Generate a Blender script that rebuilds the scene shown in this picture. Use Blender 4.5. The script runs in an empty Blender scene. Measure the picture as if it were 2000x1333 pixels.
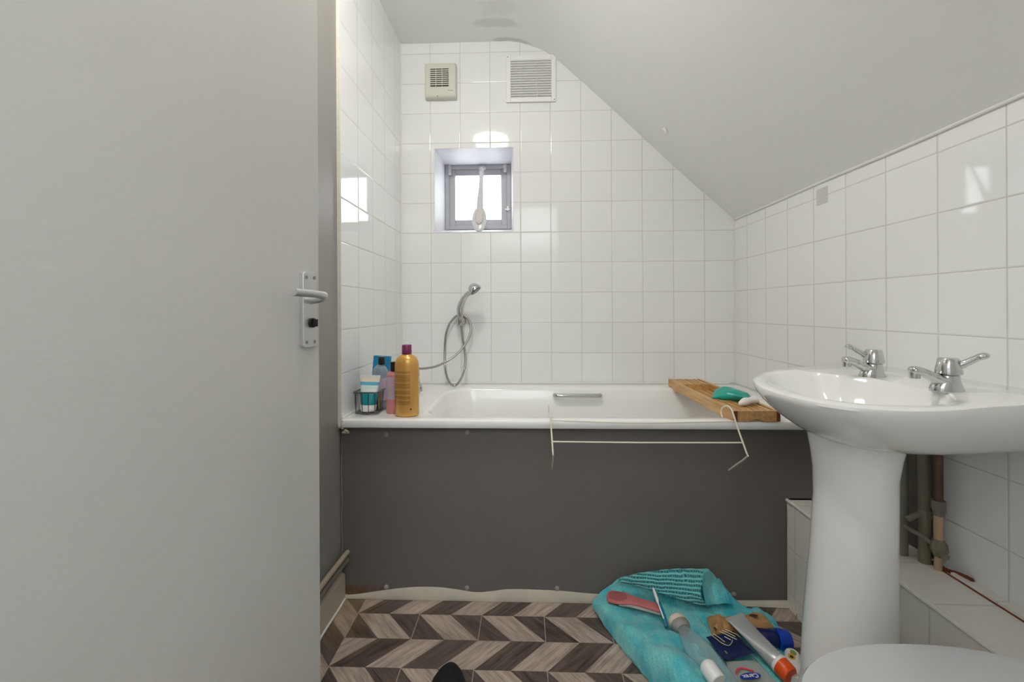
import bpy, math, random
from math import sin, cos, pi, radians
from mathutils import Vector, Matrix, noise
from mathutils.geometry import tessellate_polygon

# ------------------------------------------------------------------ scene, camera, light
S = bpy.context.scene
COL = S.collection
XL, XR, YB, ZC = -0.6345, 1.033, 2.1208, 2.354      # tiled left wall, right wall, back wall, flat ceiling
T = 0.152                                            # wall tile pitch
ZRIM = 0.628                                         # bath rim height

cam_d = bpy.data.cameras.new('camera')
cam_d.sensor_width = 36.0
cam_d.lens = 36.0 * 821.4 / 2000.0
cam_d.shift_y = -62.0 / 2000.0
cam_d.clip_start = 0.02
cam = bpy.data.objects.new('camera', cam_d)
COL.objects.link(cam)
yaw, roll = 0.0342, -0.005
right = Vector((cos(yaw), sin(yaw), 0)); fwd = Vector((-sin(yaw), cos(yaw), 0)); up = Vector((0, 0, 1))
r2 = right * cos(roll) + up * sin(roll); u2 = -right * sin(roll) + up * cos(roll)
cam.matrix_world = Matrix(((r2.x, u2.x, -fwd.x, 0), (r2.y, u2.y, -fwd.y, 0), (r2.z, u2.z, -fwd.z, 1.0), (0, 0, 0, 1)))
S.camera = cam

S.view_settings.view_transform = 'Standard'
S.view_settings.look = 'None'
S.view_settings.exposure = 0.27
S.view_settings.gamma = 1.0
S.view_settings.use_curve_mapping = False
S.cycles.max_bounces = 10
S.cycles.diffuse_bounces = 6
S.cycles.glossy_bounces = 5
S.cycles.transmission_bounces = 8
S.cycles.transparent_max_bounces = 8
S.cycles.sample_clamp_indirect = 4.0
S.cycles.caustics_refractive = False
S.cycles.use_denoising = True

W = bpy.data.worlds.new('world'); S.world = W; W.use_nodes = True
W.node_tree.nodes['Background'].inputs[0].default_value = (0.80, 0.88, 1.0, 1)
W.node_tree.nodes['Background'].inputs[1].default_value = 6.0

LAMP_L = 42.0        # radiance of the opal ceiling lamp
PANE_L = 4.0         # daylight behind the frosted pane
HALL_W = 36.0        # added hallway fill light, watts
def area(name, loc, size, sy, watts, col, rot):
    l = bpy.data.lights.new(name, 'AREA'); l.shape = 'RECTANGLE'; l.size = size; l.size_y = sy
    l.energy = watts; l.color = col
    o = bpy.data.objects.new(name, l); o.location = loc; o.rotation_euler = rot; COL.objects.link(o)
    return o
area('hall_fill', (0.1, -0.95, 1.75), 0.9, 0.6, HALL_W, (0.97, 0.985, 1.0), (radians(180), 0, 0))   # added fill light without a fixture; washes the hallway ceiling and walls

# ------------------------------------------------------------------ materials
def srgb(r, g, b):
    f = lambda c: (c / 12.92 if c <= .04045 else ((c + .055) / 1.055) ** 2.4)
    return (f(r / 255), f(g / 255), f(b / 255), 1)

class NT:
    """Small node-building helper."""
    def __init__(s, name):
        s.m = bpy.data.materials.new(name); s.m.use_nodes = True
        s.t = s.m.node_tree; s.b = s.t.nodes['Principled BSDF']
    def n(s, kind, **kw):
        x = s.t.nodes.new(kind)
        for k, v in kw.items(): setattr(x, k, v)
        return x
    def put(s, sock, v):
        if isinstance(v, bpy.types.NodeSocket): s.t.links.new(v, sock)
        else: sock.default_value = v
    def math(s, op, a, b=None, c=None, clamp=False):
        x = s.n('ShaderNodeMath', operation=op, use_clamp=clamp); s.put(x.inputs[0], a)
        if b is not None: s.put(x.inputs[1], b)
        if c is not None: s.put(x.inputs[2], c)
        return x.outputs[0]
    def mix(s, f, a, b):
        x = s.n('ShaderNodeMix', data_type='RGBA'); s.put(x.inputs[0], f); s.put(x.inputs[6], a); s.put(x.inputs[7], b)
        return x.outputs[2]
    def smooth(s, v, lo, hi, a=0.0, b=1.0):
        x = s.n('ShaderNodeMapRange', interpolation_type='SMOOTHSTEP')
        for i, q in enumerate((v, lo, hi, a, b)): s.put(x.inputs[i], q)
        return x.outputs[0]
    def pos(s):
        g = s.n('ShaderNodeNewGeometry'); x = s.n('ShaderNodeSeparateXYZ'); s.put(x.inputs[0], g.outputs['Position'])
        s.P = g.outputs['Position']; s.N = g.outputs['Normal']
        return x.outputs
    def obj(s):
        g = s.n('ShaderNodeTexCoord'); x = s.n('ShaderNodeSeparateXYZ'); s.put(x.inputs[0], g.outputs['Object'])
        s.O = g.outputs['Object']
        return x.outputs
    def vec(s, x, y, z):
        c = s.n('ShaderNodeCombineXYZ')
        for i, q in enumerate((x, y, z)): s.put(c.inputs[i], q)
        return c.outputs[0]
    def noise(s, v, scale, detail=2.0, rough=.5):
        x = s.n('ShaderNodeTexNoise'); s.put(x.inputs['Vector'], v)
        x.inputs['Scale'].default_value = scale; x.inputs['Detail'].default_value = detail; x.inputs['Roughness'].default_value = rough
        return x.outputs[0]
    def white(s, v):
        x = s.n('ShaderNodeTexWhiteNoise'); s.put(x.inputs['Vector'], v); return x
    def bump(s, h, strength, dist, normal=None):
        x = s.n('ShaderNodeBump'); x.inputs['Strength'].default_value = strength; x.inputs['Distance'].default_value = dist
        s.put(x.inputs['Height'], h)
        if normal is not None: s.put(x.inputs['Normal'], normal)
        return x.outputs[0]
    def set(s, **kw):
        names = dict(color='Base Color', rough='Roughness', metal='Metallic', normal='Normal', trans='Transmission Weight',
                     ior='IOR', coat='Coat Weight', coatr='Coat Roughness', alpha='Alpha', spec='Specular IOR Level',
                     emis='Emission Color', estr='Emission Strength', sheen='Sheen Weight', sss='Subsurface Weight')
        for k, v in kw.items(): s.put(s.b.inputs[names[k]], v)
        return s.m

def plain(name, col, rough=.5, metal=0., var=.06, scale=30., bump=0., bscale=200., **kw):
    """Paint, plastic or metal: one colour with a slight procedural mottling."""
    m = NT(name); m.obj()
    c = srgb(*col); f = m.noise(m.O, scale, 3)
    d = tuple(max(0, q * (1 - var)) for q in c[:3]) + (1,); e = tuple(min(1, q * (1 + var)) for q in c[:3]) + (1,)
    m.set(color=m.mix(f, d, e), rough=rough, metal=metal, **kw)
    if bump: m.set(normal=m.bump(m.noise(m.O, bscale, 3), bump, .002))
    return m.m

def tile_mat(name, axis, u0, v0=2.2999, box=False, lo=(238, 239, 238), hi=(241, 242, 241)):
    m = NT(name); p = m.pos()
    u = m.math('DIVIDE', m.math('SUBTRACT', p[axis], u0), T); v = m.math('DIVIDE', m.math('SUBTRACT', p[2], v0), T)
    if box:                                             # flat top: cross joints only
        sn = m.n('ShaderNodeSeparateXYZ'); m.put(sn.inputs[0], m.N); nz = m.math('GREATER_THAN', m.math('ABSOLUTE', sn.outputs[2]), .5)
        v = m.math('ADD', m.math('MULTIPLY', v, m.math('SUBTRACT', 1.0, nz)), m.math('MULTIPLY', nz, .5))
    def edge(q):
        f = m.math('FRACT', q); return m.math('MULTIPLY', m.math('MINIMUM', f, m.math('SUBTRACT', 1.0, f)), T)
    d = m.math('MINIMUM', edge(u), edge(v))
    g = m.smooth(d, .0008, .0019)                       # 0 in the grout line
    fu = m.math('FLOOR', u); fv = m.math('FLOOR', v)
    wn = m.white(m.vec(fu, fv, float(axis)))
    tone = m.mix(wn.outputs['Value'], srgb(*lo), srgb(*hi))
    gr = m.mix(m.noise(m.P, 25, 3), srgb(192, 190, 183), srgb(220, 219, 213))
    tilt = m.n('ShaderNodeVectorMath', operation='SUBTRACT'); m.put(tilt.inputs[0], wn.outputs['Color']); tilt.inputs[1].default_value = (.5, .5, .5)
    sc = m.n('ShaderNodeVectorMath', operation='SCALE'); m.put(sc.inputs[0], tilt.outputs[0]); sc.inputs['Scale'].default_value = .010
    ad = m.n('ShaderNodeVectorMath', operation='ADD'); m.put(ad.inputs[0], m.N); m.put(ad.inputs[1], sc.outputs[0])
    h = m.math('ADD', m.smooth(d, 0.0, .0045), m.math('MULTIPLY', m.noise(m.P, 7, 1), .35))
    m.set(color=m.mix(g, gr, tone), rough=m.smooth(g, 0., 1., .7, .045), spec=.46, normal=m.bump(h, .55, .0012, ad.outputs[0]))
    return m.m

def floor_mat():
    m = NT('chevron_vinyl'); p = m.pos(); X, Y = p[0], p[1]
    v = m.math('DIVIDE', m.math('SUBTRACT', Y, 1.265), .1035); row = m.math('FLOOR', v); fy = m.math('FRACT', v)
    u = m.math('DIVIDE', m.math('ADD', X, .355), .204)
    odd = m.math('ABSOLUTE', m.math('SUBTRACT', m.math('MODULO', m.math('ADD', row, 100.0), 2.0), 0.0))   # 0: leans one way, 1: the other
    sgn = m.math('SUBTRACT', 1.0, m.math('MULTIPLY', odd, 2.0))
    a = m.math('ADD', u, m.math('MULTIPLY', m.math('MULTIPLY', fy, .5), sgn))
    # the strip along the left wall: the same sheet turned a quarter
    p2 = m.math('DIVIDE', m.math('SUBTRACT', -.56, X), .102); row2 = m.math('FLOOR', p2); f2 = m.math('FRACT', p2)
    a2 = m.math('SUBTRACT', m.math('DIVIDE', m.math('SUBTRACT', Y, 1.162), .206), m.math('MULTIPLY', f2, .5))
    side = m.math('LESS_THAN', X, -.56)
    A = m.math('ADD', m.math('MULTIPLY', a, m.math('SUBTRACT', 1.0, side)), m.math('MULTIPLY', a2, side))
    rr = m.math('ADD', m.math('MULTIPLY', row, m.math('SUBTRACT', 1.0, side)), m.math('MULTIPLY', m.math('ADD', row2, 40.), side))
    cell = m.math('FLOOR', m.math('MULTIPLY', A, 2.0))
    fa = m.math('FRACT', m.math('MULTIPLY', A, 2.0))
    dark = m.math('LESS_THAN', m.math('FRACT', A), .5)
    wn = m.white(m.vec(cell, rr, 3.0)).outputs['Value']
    along = m.math('ADD', Y, m.math('MULTIPLY', wn, 9.0))
    gv = m.vec(m.math('MULTIPLY', A, 5.0), m.math('MULTIPLY', along, 6.0), rr)
    g1 = m.noise(gv, 2.0, 6, .62); g2 = m.noise(m.vec(m.math('MULTIPLY', A, 26.0), m.math('MULTIPLY', along, 7.0), rr), 2.2, 4, .6)
    g = m.smooth(m.math('ADD', m.math('MULTIPLY', g1, .6), m.math('MULTIPLY', g2, .45)), .34, .70)
    dk = m.mix(g, srgb(46, 38, 33), srgb(108, 95, 86)); lt = m.mix(g, srgb(132, 117, 107), srgb(192, 176, 163))
    dk = m.mix(m.smooth(wn, .3, 1., 0., .45), dk, srgb(98, 86, 78))
    c = m.mix(dark, lt, dk)
    # joints: dark between planks, pale where the tiles meet
    e = m.math('MINIMUM', m.math('MINIMUM', fy, m.math('SUBTRACT', 1.0, fy)), 1.0)
    c = m.mix(m.math('MULTIPLY', m.smooth(e, .004, .014, 1., 0.), .35), c, srgb(60, 52, 46))
    fu = m.math('FRACT', u); eu = m.math('MINIMUM', fu, m.math('SUBTRACT', 1.0, fu))
    seam = m.math('MULTIPLY', m.smooth(eu, .003, .008, 1., 0.), m.math('SUBTRACT', 1.0, side))
    c = m.mix(m.math('MULTIPLY', seam, m.math('ADD', m.math('MULTIPLY', m.math('SUBTRACT', 1.0, odd), .55), .1)), c, srgb(196, 186, 172))
    # yellowed corner by the bath
    st = m.math('MULTIPLY', m.smooth(X, -.47, -.60), m.smooth(Y, 1.22, 1.34))
    c = m.mix(m.math('MULTIPLY', st, .35), c, srgb(150, 126, 80))
    m.set(color=c, rough=.42, normal=m.bump(g, .12, .001))
    return m.m

def ceiling_mat():
    m = NT('ceiling_paint'); p = m.pos()
    n = m.noise(m.P, 14, 5, .6); n2 = m.noise(m.P, 45, 5, .6)
    def blob(cx, cy, rx, ry, amt):
        dx = m.math('DIVIDE', m.math('SUBTRACT', p[0], cx), rx); dy = m.math('DIVIDE', m.math('SUBTRACT', p[1], cy), ry)
        d = m.math('ADD', m.math('MULTIPLY', dx, dx), m.math('MULTIPLY', dy, dy))
        d = m.math('ADD', d, m.math('MULTIPLY', m.math('SUBTRACT', n, .5), 2.6))
        return m.math('MULTIPLY', m.smooth(d, .3, 1.1, 1., 0.), amt)
    st = m.math('MAXIMUM', m.math('MAXIMUM', blob(-.13, 1.985, .13, .035, .26), blob(-.07, 2.105, .11, .018, .36)), blob(-.12, 1.88, .10, .06, .10))
    c = m.mix(n2, srgb(241, 242, 240), srgb(245, 246, 244)); c = m.mix(st, c, srgb(150, 150, 150))
    m.set(color=c, rough=.62, normal=m.bump(m.noise(m.P, 9, 4), .25, .006))
    return m.m

def grey_paint():
    m = NT('grey_gloss_paint'); p = m.pos()
    n = m.noise(m.P, 6, 4); n2 = m.noise(m.P, 120, 3)
    m.set(color=m.mix(n, srgb(146, 143, 139), srgb(153, 150, 146)), rough=.40, normal=m.bump(m.math('ADD', n, m.math('MULTIPLY', n2, .2)), .35, .004))
    return m.m

def panel_mat():
    m = NT('charcoal_panel'); p = m.pos()
    n = m.noise(m.P, 5, 4); n2 = m.noise(m.P, 60, 4, .7)
    c = m.mix(n, srgb(107, 102, 98), srgb(115, 110, 105))
    c = m.mix(m.math('MULTIPLY', m.smooth(n2, .66, .74), .35), c, srgb(135, 131, 126))
    ru = m.math('MULTIPLY', m.math('MULTIPLY', m.smooth(p[2], .060, .028), m.smooth(p[0], -.46, -.52)), m.smooth(n2, .3, .6))
    c = m.mix(ru, c, srgb(112, 82, 56))
    m.set(color=c, rough=.45, normal=m.bump(n2, .08, .002))
    return m.m

def door_mat():
    m = NT('door_paint'); m.pos()
    n = m.noise(m.P, 4, 5); n2 = m.noise(m.vec(m.math('MULTIPLY', m.pos()[1], 3.0), m.math('MULTIPLY', m.pos()[2], 8.0), 0.0), 6, 6, .65)
    sp = m.n('ShaderNodeTexVoronoi', feature='F1'); m.put(sp.inputs['Vector'], m.P); sp.inputs['Scale'].default_value = 7.0
    rnd = m.white(m.vec(sp.outputs['Color'], 0.0, 0.0)).outputs['Value']
    spot = m.math('MULTIPLY', m.smooth(m.math('ADD', sp.outputs['Distance'], m.math('MULTIPLY', n2, .03)), .03, .045, 1., 0.), m.math('GREATER_THAN', rnd, .72))
    c = m.mix(n, srgb(192, 191, 187), srgb(198, 197, 193)); c = m.mix(m.math('MULTIPLY', spot, .5), c, srgb(140, 132, 120))
    m.set(color=c, rough=.38, normal=m.bump(m.math('ADD', n, m.math('MULTIPLY', n2, .5)), .25, .003))
    return m.m

def wood_mat():
    m = NT('bamboo_wood'); m.obj()
    mp = m.n('ShaderNodeMapping'); m.put(mp.inputs[0], m.O); mp.inputs['Scale'].default_value = (60, 5, 60)
    g = m.noise(mp.outputs[0], 1.6, 5, .6)
    m.set(color=m.mix(m.smooth(g, .3, .7), srgb(184, 138, 84), srgb(214, 172, 116)), rough=.42, normal=m.bump(g, .1, .001))
    return m.m

def towel_mat():
    m = NT('teal_towelling'); o = m.obj()
    rib = m.n('ShaderNodeTexWave', wave_type='BANDS', bands_direction='X'); m.put(rib.inputs[0], m.O)
    rib.inputs['Scale'].default_value = 34; rib.inputs['Distortion'].default_value = 1.6; rib.inputs['Detail'].default_value = 2
    n = m.noise(m.O, 260, 3, .7); n1 = m.noise(m.O, 14, 3)
    c = m.mix(m.smooth(n1, .3, .7), srgb(48, 182, 198), srgb(134, 220, 216)); c = m.mix(m.math('MULTIPLY', m.smooth(n, .3, .7), .35), c, srgb(18, 128, 150))
    h = m.math('ADD', m.math('MULTIPLY', rib.outputs[1], .45), n)
    m.set(color=c, rough=.95, sheen=.3, normal=m.bump(h, .6, .004))
    return m.m

def rib_towel_mat():
    m = NT('teal_ribbed_towelling'); o = m.obj()
    def wave(d, s, dist):
        w = m.n('ShaderNodeTexWave', wave_type='BANDS', bands_direction=d); m.put(w.inputs[0], m.O)
        w.inputs['Scale'].default_value = s; w.inputs['Distortion'].default_value = dist; w.inputs['Detail'].default_value = 1; return w.outputs[1]
    q = m.math('MAXIMUM', m.math('MULTIPLY', wave('Z', 30, 3.5), .9), m.math('MULTIPLY', wave('X', 40, 9.), .5))
    c = m.mix(m.smooth(q, .15, .75), srgb(18, 116, 132), srgb(122, 204, 200))
    m.set(color=c, rough=.95, sheen=.3, normal=m.bump(q, 1.0, .004))
    return m.m

def print_mat(name, base, ink, bands, step=.0042, x0=-.03, x1=.03, rough=.35, metal=0., facing=None):
    """Packaging with rows of small illegible print; bands = (z0, z1) heights in the object's own frame."""
    m = NT(name); o = m.obj()
    n = m.noise(m.vec(m.math('MULTIPLY', o[0], 420.0), m.math('FLOOR', m.math('DIVIDE', o[2], step)), 0.0), 1.0, 2, .6)
    ln = m.math('LESS_THAN', m.math('FRACT', m.math('DIVIDE', o[2], step)), .55)
    t = m.math('MULTIPLY', ln, m.smooth(n, .36, .46)); f = None
    for z0, z1 in bands:
        b = m.math('MULTIPLY', m.math('GREATER_THAN', o[2], z0), m.math('LESS_THAN', o[2], z1))
        f = b if f is None else m.math('MAXIMUM', f, b)
    f = m.math('MULTIPLY', f, m.math('MULTIPLY', m.math('GREATER_THAN', o[0], x0), m.math('LESS_THAN', o[0], x1)))
    f = m.math('MULTIPLY', f, m.math('LESS_THAN', o[1], 0.0))
    m.set(color=m.mix(m.math('MULTIPLY', m.math('MULTIPLY', t, f), .75), srgb(*base), srgb(*ink)), rough=rough, metal=metal)
    return m.m

def bands_mat(name, stops, axis=2, rough=.35, **kw):
    """Stacked colour bands along one of the object's own axes: [(height, colour), ...]."""
    m = NT(name); o = m.obj(); c = srgb(*stops[0][1])
    nz = m.math('MULTIPLY', m.math('SUBTRACT', m.noise(m.O, 90, 2), .5), .002)
    z = m.math('ADD', o[axis], nz)
    for h, col in stops[1:]:
        c = m.mix(m.math('GREATER_THAN', z, h), c, srgb(*col))
    m.set(color=c, rough=rough, **kw); return m.m

def glassy(name, col, rough=.06, mixf=.55, trans=True):
    """Thin clear plastic: see-through with a gloss and a tint, light passes straight on."""
    m = NT(name); m.obj()
    m.set(color=srgb(*col), rough=rough, ior=1.45)
    tr = m.n('ShaderNodeBsdfTransparent'); tr.inputs[0].default_value = srgb(*[min(255, q + 30) for q in col])
    mx = m.n('ShaderNodeMixShader')
    lw = m.n('ShaderNodeLayerWeight'); lw.inputs[0].default_value = .35
    f = m.math('ADD', mixf, m.math('MULTIPLY', lw.outputs['Facing'], .5), clamp=True)
    m.put(mx.inputs[0], f); m.put(mx.inputs[1], tr.outputs[0]); m.put(mx.inputs[2], m.b.outputs[0])
    m.put(m.t.nodes['Material Output'].inputs[0], mx.outputs[0])
    return m.m

def emis(name, col, strength, scale=6.0, var=.08, rough=.2):
    m = NT(name); m.obj()
    c = (col[0], col[1], col[2], 1); d = (col[0] * (1 - var), col[1] * (1 - var), col[2] * (1 - var), 1)
    m.set(color=srgb(215, 215, 215), rough=rough, emis=m.mix(m.noise(m.O, scale, 2), c, d), estr=strength)
    return m.m

MT = dict(
    tile_b=tile_mat('white_wall_tiles_back', 0, XL), tile_r=tile_mat('white_wall_tiles_right', 1, 1.6997),
    tile_l=tile_mat('white_wall_tiles_left', 1, 1.5727 - T * 0 - .0), floor=floor_mat(), ceil=ceiling_mat(), grey=grey_paint(),
    panel=panel_mat(), door=door_mat(), wood=wood_mat(), towel=towel_mat(), rib=rib_towel_mat(),
    tile_box=tile_mat('cream_box_tiles', 1, 1.397, .204, True, (238, 233, 224), (243, 239, 231)),
    white=plain('white_plaster', (234, 234, 233), .6, bump=.1, bscale=20),
    hall=plain('hall_plaster', (225, 226, 226), .7), carpet=plain('hall_carpet', (120, 110, 100), .95),
    caulk=plain('white_sealant', (232, 231, 224), .45), cream=plain('cream_sealant', (212, 205, 190), .5, var=.12),
    tilecut=plain('cut_tile_edge', (228, 224, 212), .7, var=.15, scale=80),
    enamel=plain('bath_enamel', (243, 243, 241), .12, var=.01, coat=.3), ceramic=plain('white_ceramic', (242, 242, 240), .08, var=.01, coat=.5),
    lid=plain('grey_seat_plastic', (186, 189, 190), .22, var=.01),
    chrome=plain('chrome', (205, 205, 204), .10, 1.0, var=.03), alu=plain('satin_aluminium', (205, 206, 206), .34, .75, var=.03),
    steel=plain('hose_steel', (176, 175, 168), .26, 1.0, var=.05), dsteel=plain('dark_wire', (104, 104, 106), .3, .9, var=.1),
    black=plain('black_plastic', (22, 24, 28), .3), blackf=plain('black_fabric', (9, 9, 11), .95, var=.2, bump=.3),
    wire=plain('cream_coated_wire', (226, 220, 204), .4), winframe=plain('grey_window_paint', (172, 172, 177), .4, bump=.3, bscale=60),
    reveal=plain('white_reveal_paint', (214, 214, 220), .45, bump=.2, bscale=50),
    fan=plain('ivory_plastic', (214, 212, 200), .4, var=.03), vent=plain('white_vent_plastic', (240, 240, 237), .4, var=.02),
    fandark=plain('dusty_dark_grille', (62, 60, 48), .8, var=.3), skirt=plain('skirting_paint', (196, 186, 170), .5, var=.08, bump=.3, bscale=40),
    pipe=plain('painted_pipe', (168, 156, 140), .45, var=.12), pipegrey=plain('grey_painted_pipe', (128, 122, 112), .5, var=.15),
    copper=plain('tarnished_copper', (112, 88, 76), .45, .5, var=.3, scale=60), olive=plain('grimy_pipe', (124, 120, 102), .55, var=.2),
    tan=plain('masking_wrapped_pipe', (196, 168, 136), .6), grime=plain('dark_grime', (48, 42, 38), .8, var=.4),
    rust=plain('rust_brown', (122, 66, 40), .85, var=.3), board=plain('grimy_board', (140, 136, 128), .7, var=.25),
    gold=print_mat('gold_shampoo_plastic', (208, 158, 84), (126, 66, 30), [(.152, .160), (.122, .146), (.098, .118), (.078, .093), (.062, .073), (.043, .057)], x0=-.040, x1=.020, rough=.28, metal=.25),
    maroon=plain('maroon_plastic', (122, 40, 88), .35), bluebox=plain('blue_card', (20, 130, 176), .45, var=.05),
    clear=glassy('clear_plastic', (206, 216, 218), .05, .14), pink=glassy('pink_plastic', (228, 160, 158), .1, .6), lilac=glassy('lilac_label', (210, 190, 206), .3, .7),
    bluecl=glassy('bluish_plastic', (168, 182, 190), .08, .5),
    whitep=plain('white_plastic', (236, 236, 234), .3, var=.02), creamp=plain('cream_plastic', (226, 214, 200), .35, var=.03),
    greyp=plain('grey_neck_plastic', (146, 142, 138), .4), teal_s=plain('teal_sachet', (24, 160, 146), .28, var=.1, bump=.2, bscale=60),
    tubebands=bands_mat('white_teal_tube', [(0, (234, 234, 226)), (.022, (20, 142, 152)), (.062, (96, 190, 198)), (.068, (226, 236, 232)), (.078, (214, 230, 228)), (.092, (90, 178, 206)), (.104, (232, 226, 206)), (.122, (238, 238, 234))]),
    silver=print_mat('silver_tube', (196, 200, 200), (238, 238, 238), [(.03, .085)], step=.009, x0=.004, x1=.022, rough=.3, metal=.35),
    orange=plain('orange_plastic', (240, 84, 22), .28), blue=plain('royal_blue_plastic', (10, 64, 178), .3),
    navy=plain('navy_foil', (26, 38, 84), .25, .15, var=.35, scale=25, bump=.3, bscale=50), navyd=plain('dark_navy', (14, 26, 84), .35),
    foilink=plain('pale_gold_print', (206, 196, 160), .3, .3), leather=plain('tan_cloth', (176, 134, 88), .75, var=.2, scale=22, bump=.5, bscale=70),
    dirty=plain('brown_stain', (70, 50, 36), .8), pinkr=plain('dusky_pink_rubber', (190, 108, 108), .5, var=.12, scale=40), pinkw=plain('grey_white_underside', (196, 182, 176), .7),
    pinkd=plain('pink_inset', (158, 88, 88), .7), tbblue=plain('toothbrush_teal', (16, 116, 150), .3), liner=glassy('clear_pouch', (196, 200, 196), .12, .45),
    redp=plain('red_label_print', (216, 72, 92), .4), bluel=plain('blue_label', (24, 56, 148), .35), green=plain('green_label_print', (126, 150, 66), .5), yellow=plain('yellow_sachet', (232, 200, 60), .35),
    amber=plain('amber_label_print', (216, 168, 64), .5), bristle=plain('brush_bristles', (216, 212, 206), .9, var=.2, scale=120, bump=.6, bscale=400),
    brush=plain('frosted_brush_plastic', (214, 214, 216), .2), soap=plain('white_soap', (240, 236, 230), .4, var=.02),
    lamp=emis('opal_lamp', (1.0, .96, .90), LAMP_L), lampbase=plain('lamp_base', (235, 232, 224), .5),
    pane=emis('frosted_pane_daylight', (.93, .97, 1.0), PANE_L, 40.0, .1, .3),
    darkgap=plain('dark_gap', (30, 28, 26), .9), flake=plain('paint_flake', (240, 240, 234), .6), screwcap=plain('grey_screw_cap', (146, 142, 138), .5),
)

# ------------------------------------------------------------------ mesh building
class M:
    def __init__(s): s.v = []; s.f = []
    def add(s, vs, fs):
        k = len(s.v); s.v += [Vector(a) for a in vs]; s.f += [tuple(i + k for i in f) for f in fs]; return s
    def box(s, x0, x1, y0, y1, z0, z1):
        return s.add([(x0, y0, z0), (x1, y0, z0), (x1, y1, z0), (x0, y1, z0), (x0, y0, z1), (x1, y0, z1), (x1, y1, z1), (x0, y1, z1)],
                     [(0, 3, 2, 1), (4, 5, 6, 7), (0, 1, 5, 4), (1, 2, 6, 5), (2, 3, 7, 6), (3, 0, 4, 7)])
    def loft(s, rings, closed=True, cap0=True, cap1=True):
        n = len(rings[0]); k = len(s.v)
        for r in rings: s.v += [Vector(a) for a in r]
        for i in range(len(rings) - 1):
            for j in range(n if closed else n - 1):
                a = k + i * n + j; b = k + i * n + (j + 1) % n
                s.f.append((a, b, b + n, a + n))
        if cap0: s.f.append(tuple(k + j for j in reversed(range(n))))
        if cap1: s.f.append(tuple(k + (len(rings) - 1) * n + j for j in range(n)))
        return s
    def tube(s, pts, r, n=10, caps=True, flat=None):
        pts = [Vector(p) for p in pts]; rings = []; up = None
        for i, p in enumerate(pts):
            d = (pts[min(i + 1, len(pts) - 1)] - pts[max(i - 1, 0)]).normalized()
            if up is None: up = Vector((0, 0, 1)) if abs(d.z) < .9 else Vector((1, 0, 0))
            a = (up - d * up.dot(d)).normalized(); up = a; b = d.cross(a)
            q = r[i] if isinstance(r, (list, tuple)) else r
            qa, qb = (q if isinstance(q, tuple) else (q, q))
            rings.append([p + a * cos(2 * pi * j / n) * qa + b * sin(2 * pi * j / n) * qb for j in range(n)])
        return s.loft(rings, True, caps, caps)
    def lathe(s, prof, n=28, sx=1., sy=1., cx=0., cy=0.):
        return s.loft([[(cx + r * cos(2 * pi * j / n) * sx, cy + r * sin(2 * pi * j / n) * sy, z) for j in range(n)] for r, z in prof])
    def disc(s, c, r, axis, t, n=20):
        c = Vector(c); axis = Vector(axis).normalized(); return s.tube([c, c + axis * t], r, n)
    def xf(s, m): s.v = [m @ a for a in s.v]; return s
    def shift(s, d): d = Vector(d); s.v = [a + d for a in s.v]; return s

def spline(pts, k=8):
    pts = [Vector(p) for p in pts]; out = []
    for i in range(len(pts) - 1):
        p0 = pts[max(i - 1, 0)]; p1 = pts[i]; p2 = pts[i + 1]; p3 = pts[min(i + 2, len(pts) - 1)]
        for j in range(k):
            t = j / k
            out.append(.5 * ((2 * p1) + (p2 - p0) * t + (2 * p0 - 5 * p1 + 4 * p2 - p3) * t * t + (3 * p1 - p0 - 3 * p2 + p3) * t ** 3))
    out.append(pts[-1]); return out

def frame(p0, p1, upv=(0, 0, 1)):
    """Matrix whose z axis runs from p0 to p1, y axis away from upv (so -y looks up), origin at p0."""
    p0 = Vector(p0); z = (Vector(p1) - p0).normalized(); y = -Vector(upv); y = (y - z * y.dot(z)).normalized(); x = y.cross(z)
    return Matrix(((x.x, y.x, z.x, p0.x), (x.y, y.y, z.y, p0.y), (x.z, y.z, z.z, p0.z), (0, 0, 0, 1)))

def props(o, label=None, cat=None, group=None, kind=None):
    if label: o['label'] = label
    if cat: o['category'] = cat
    if group: o['group'] = group
    if kind: o['kind'] = kind
    return o

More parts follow.
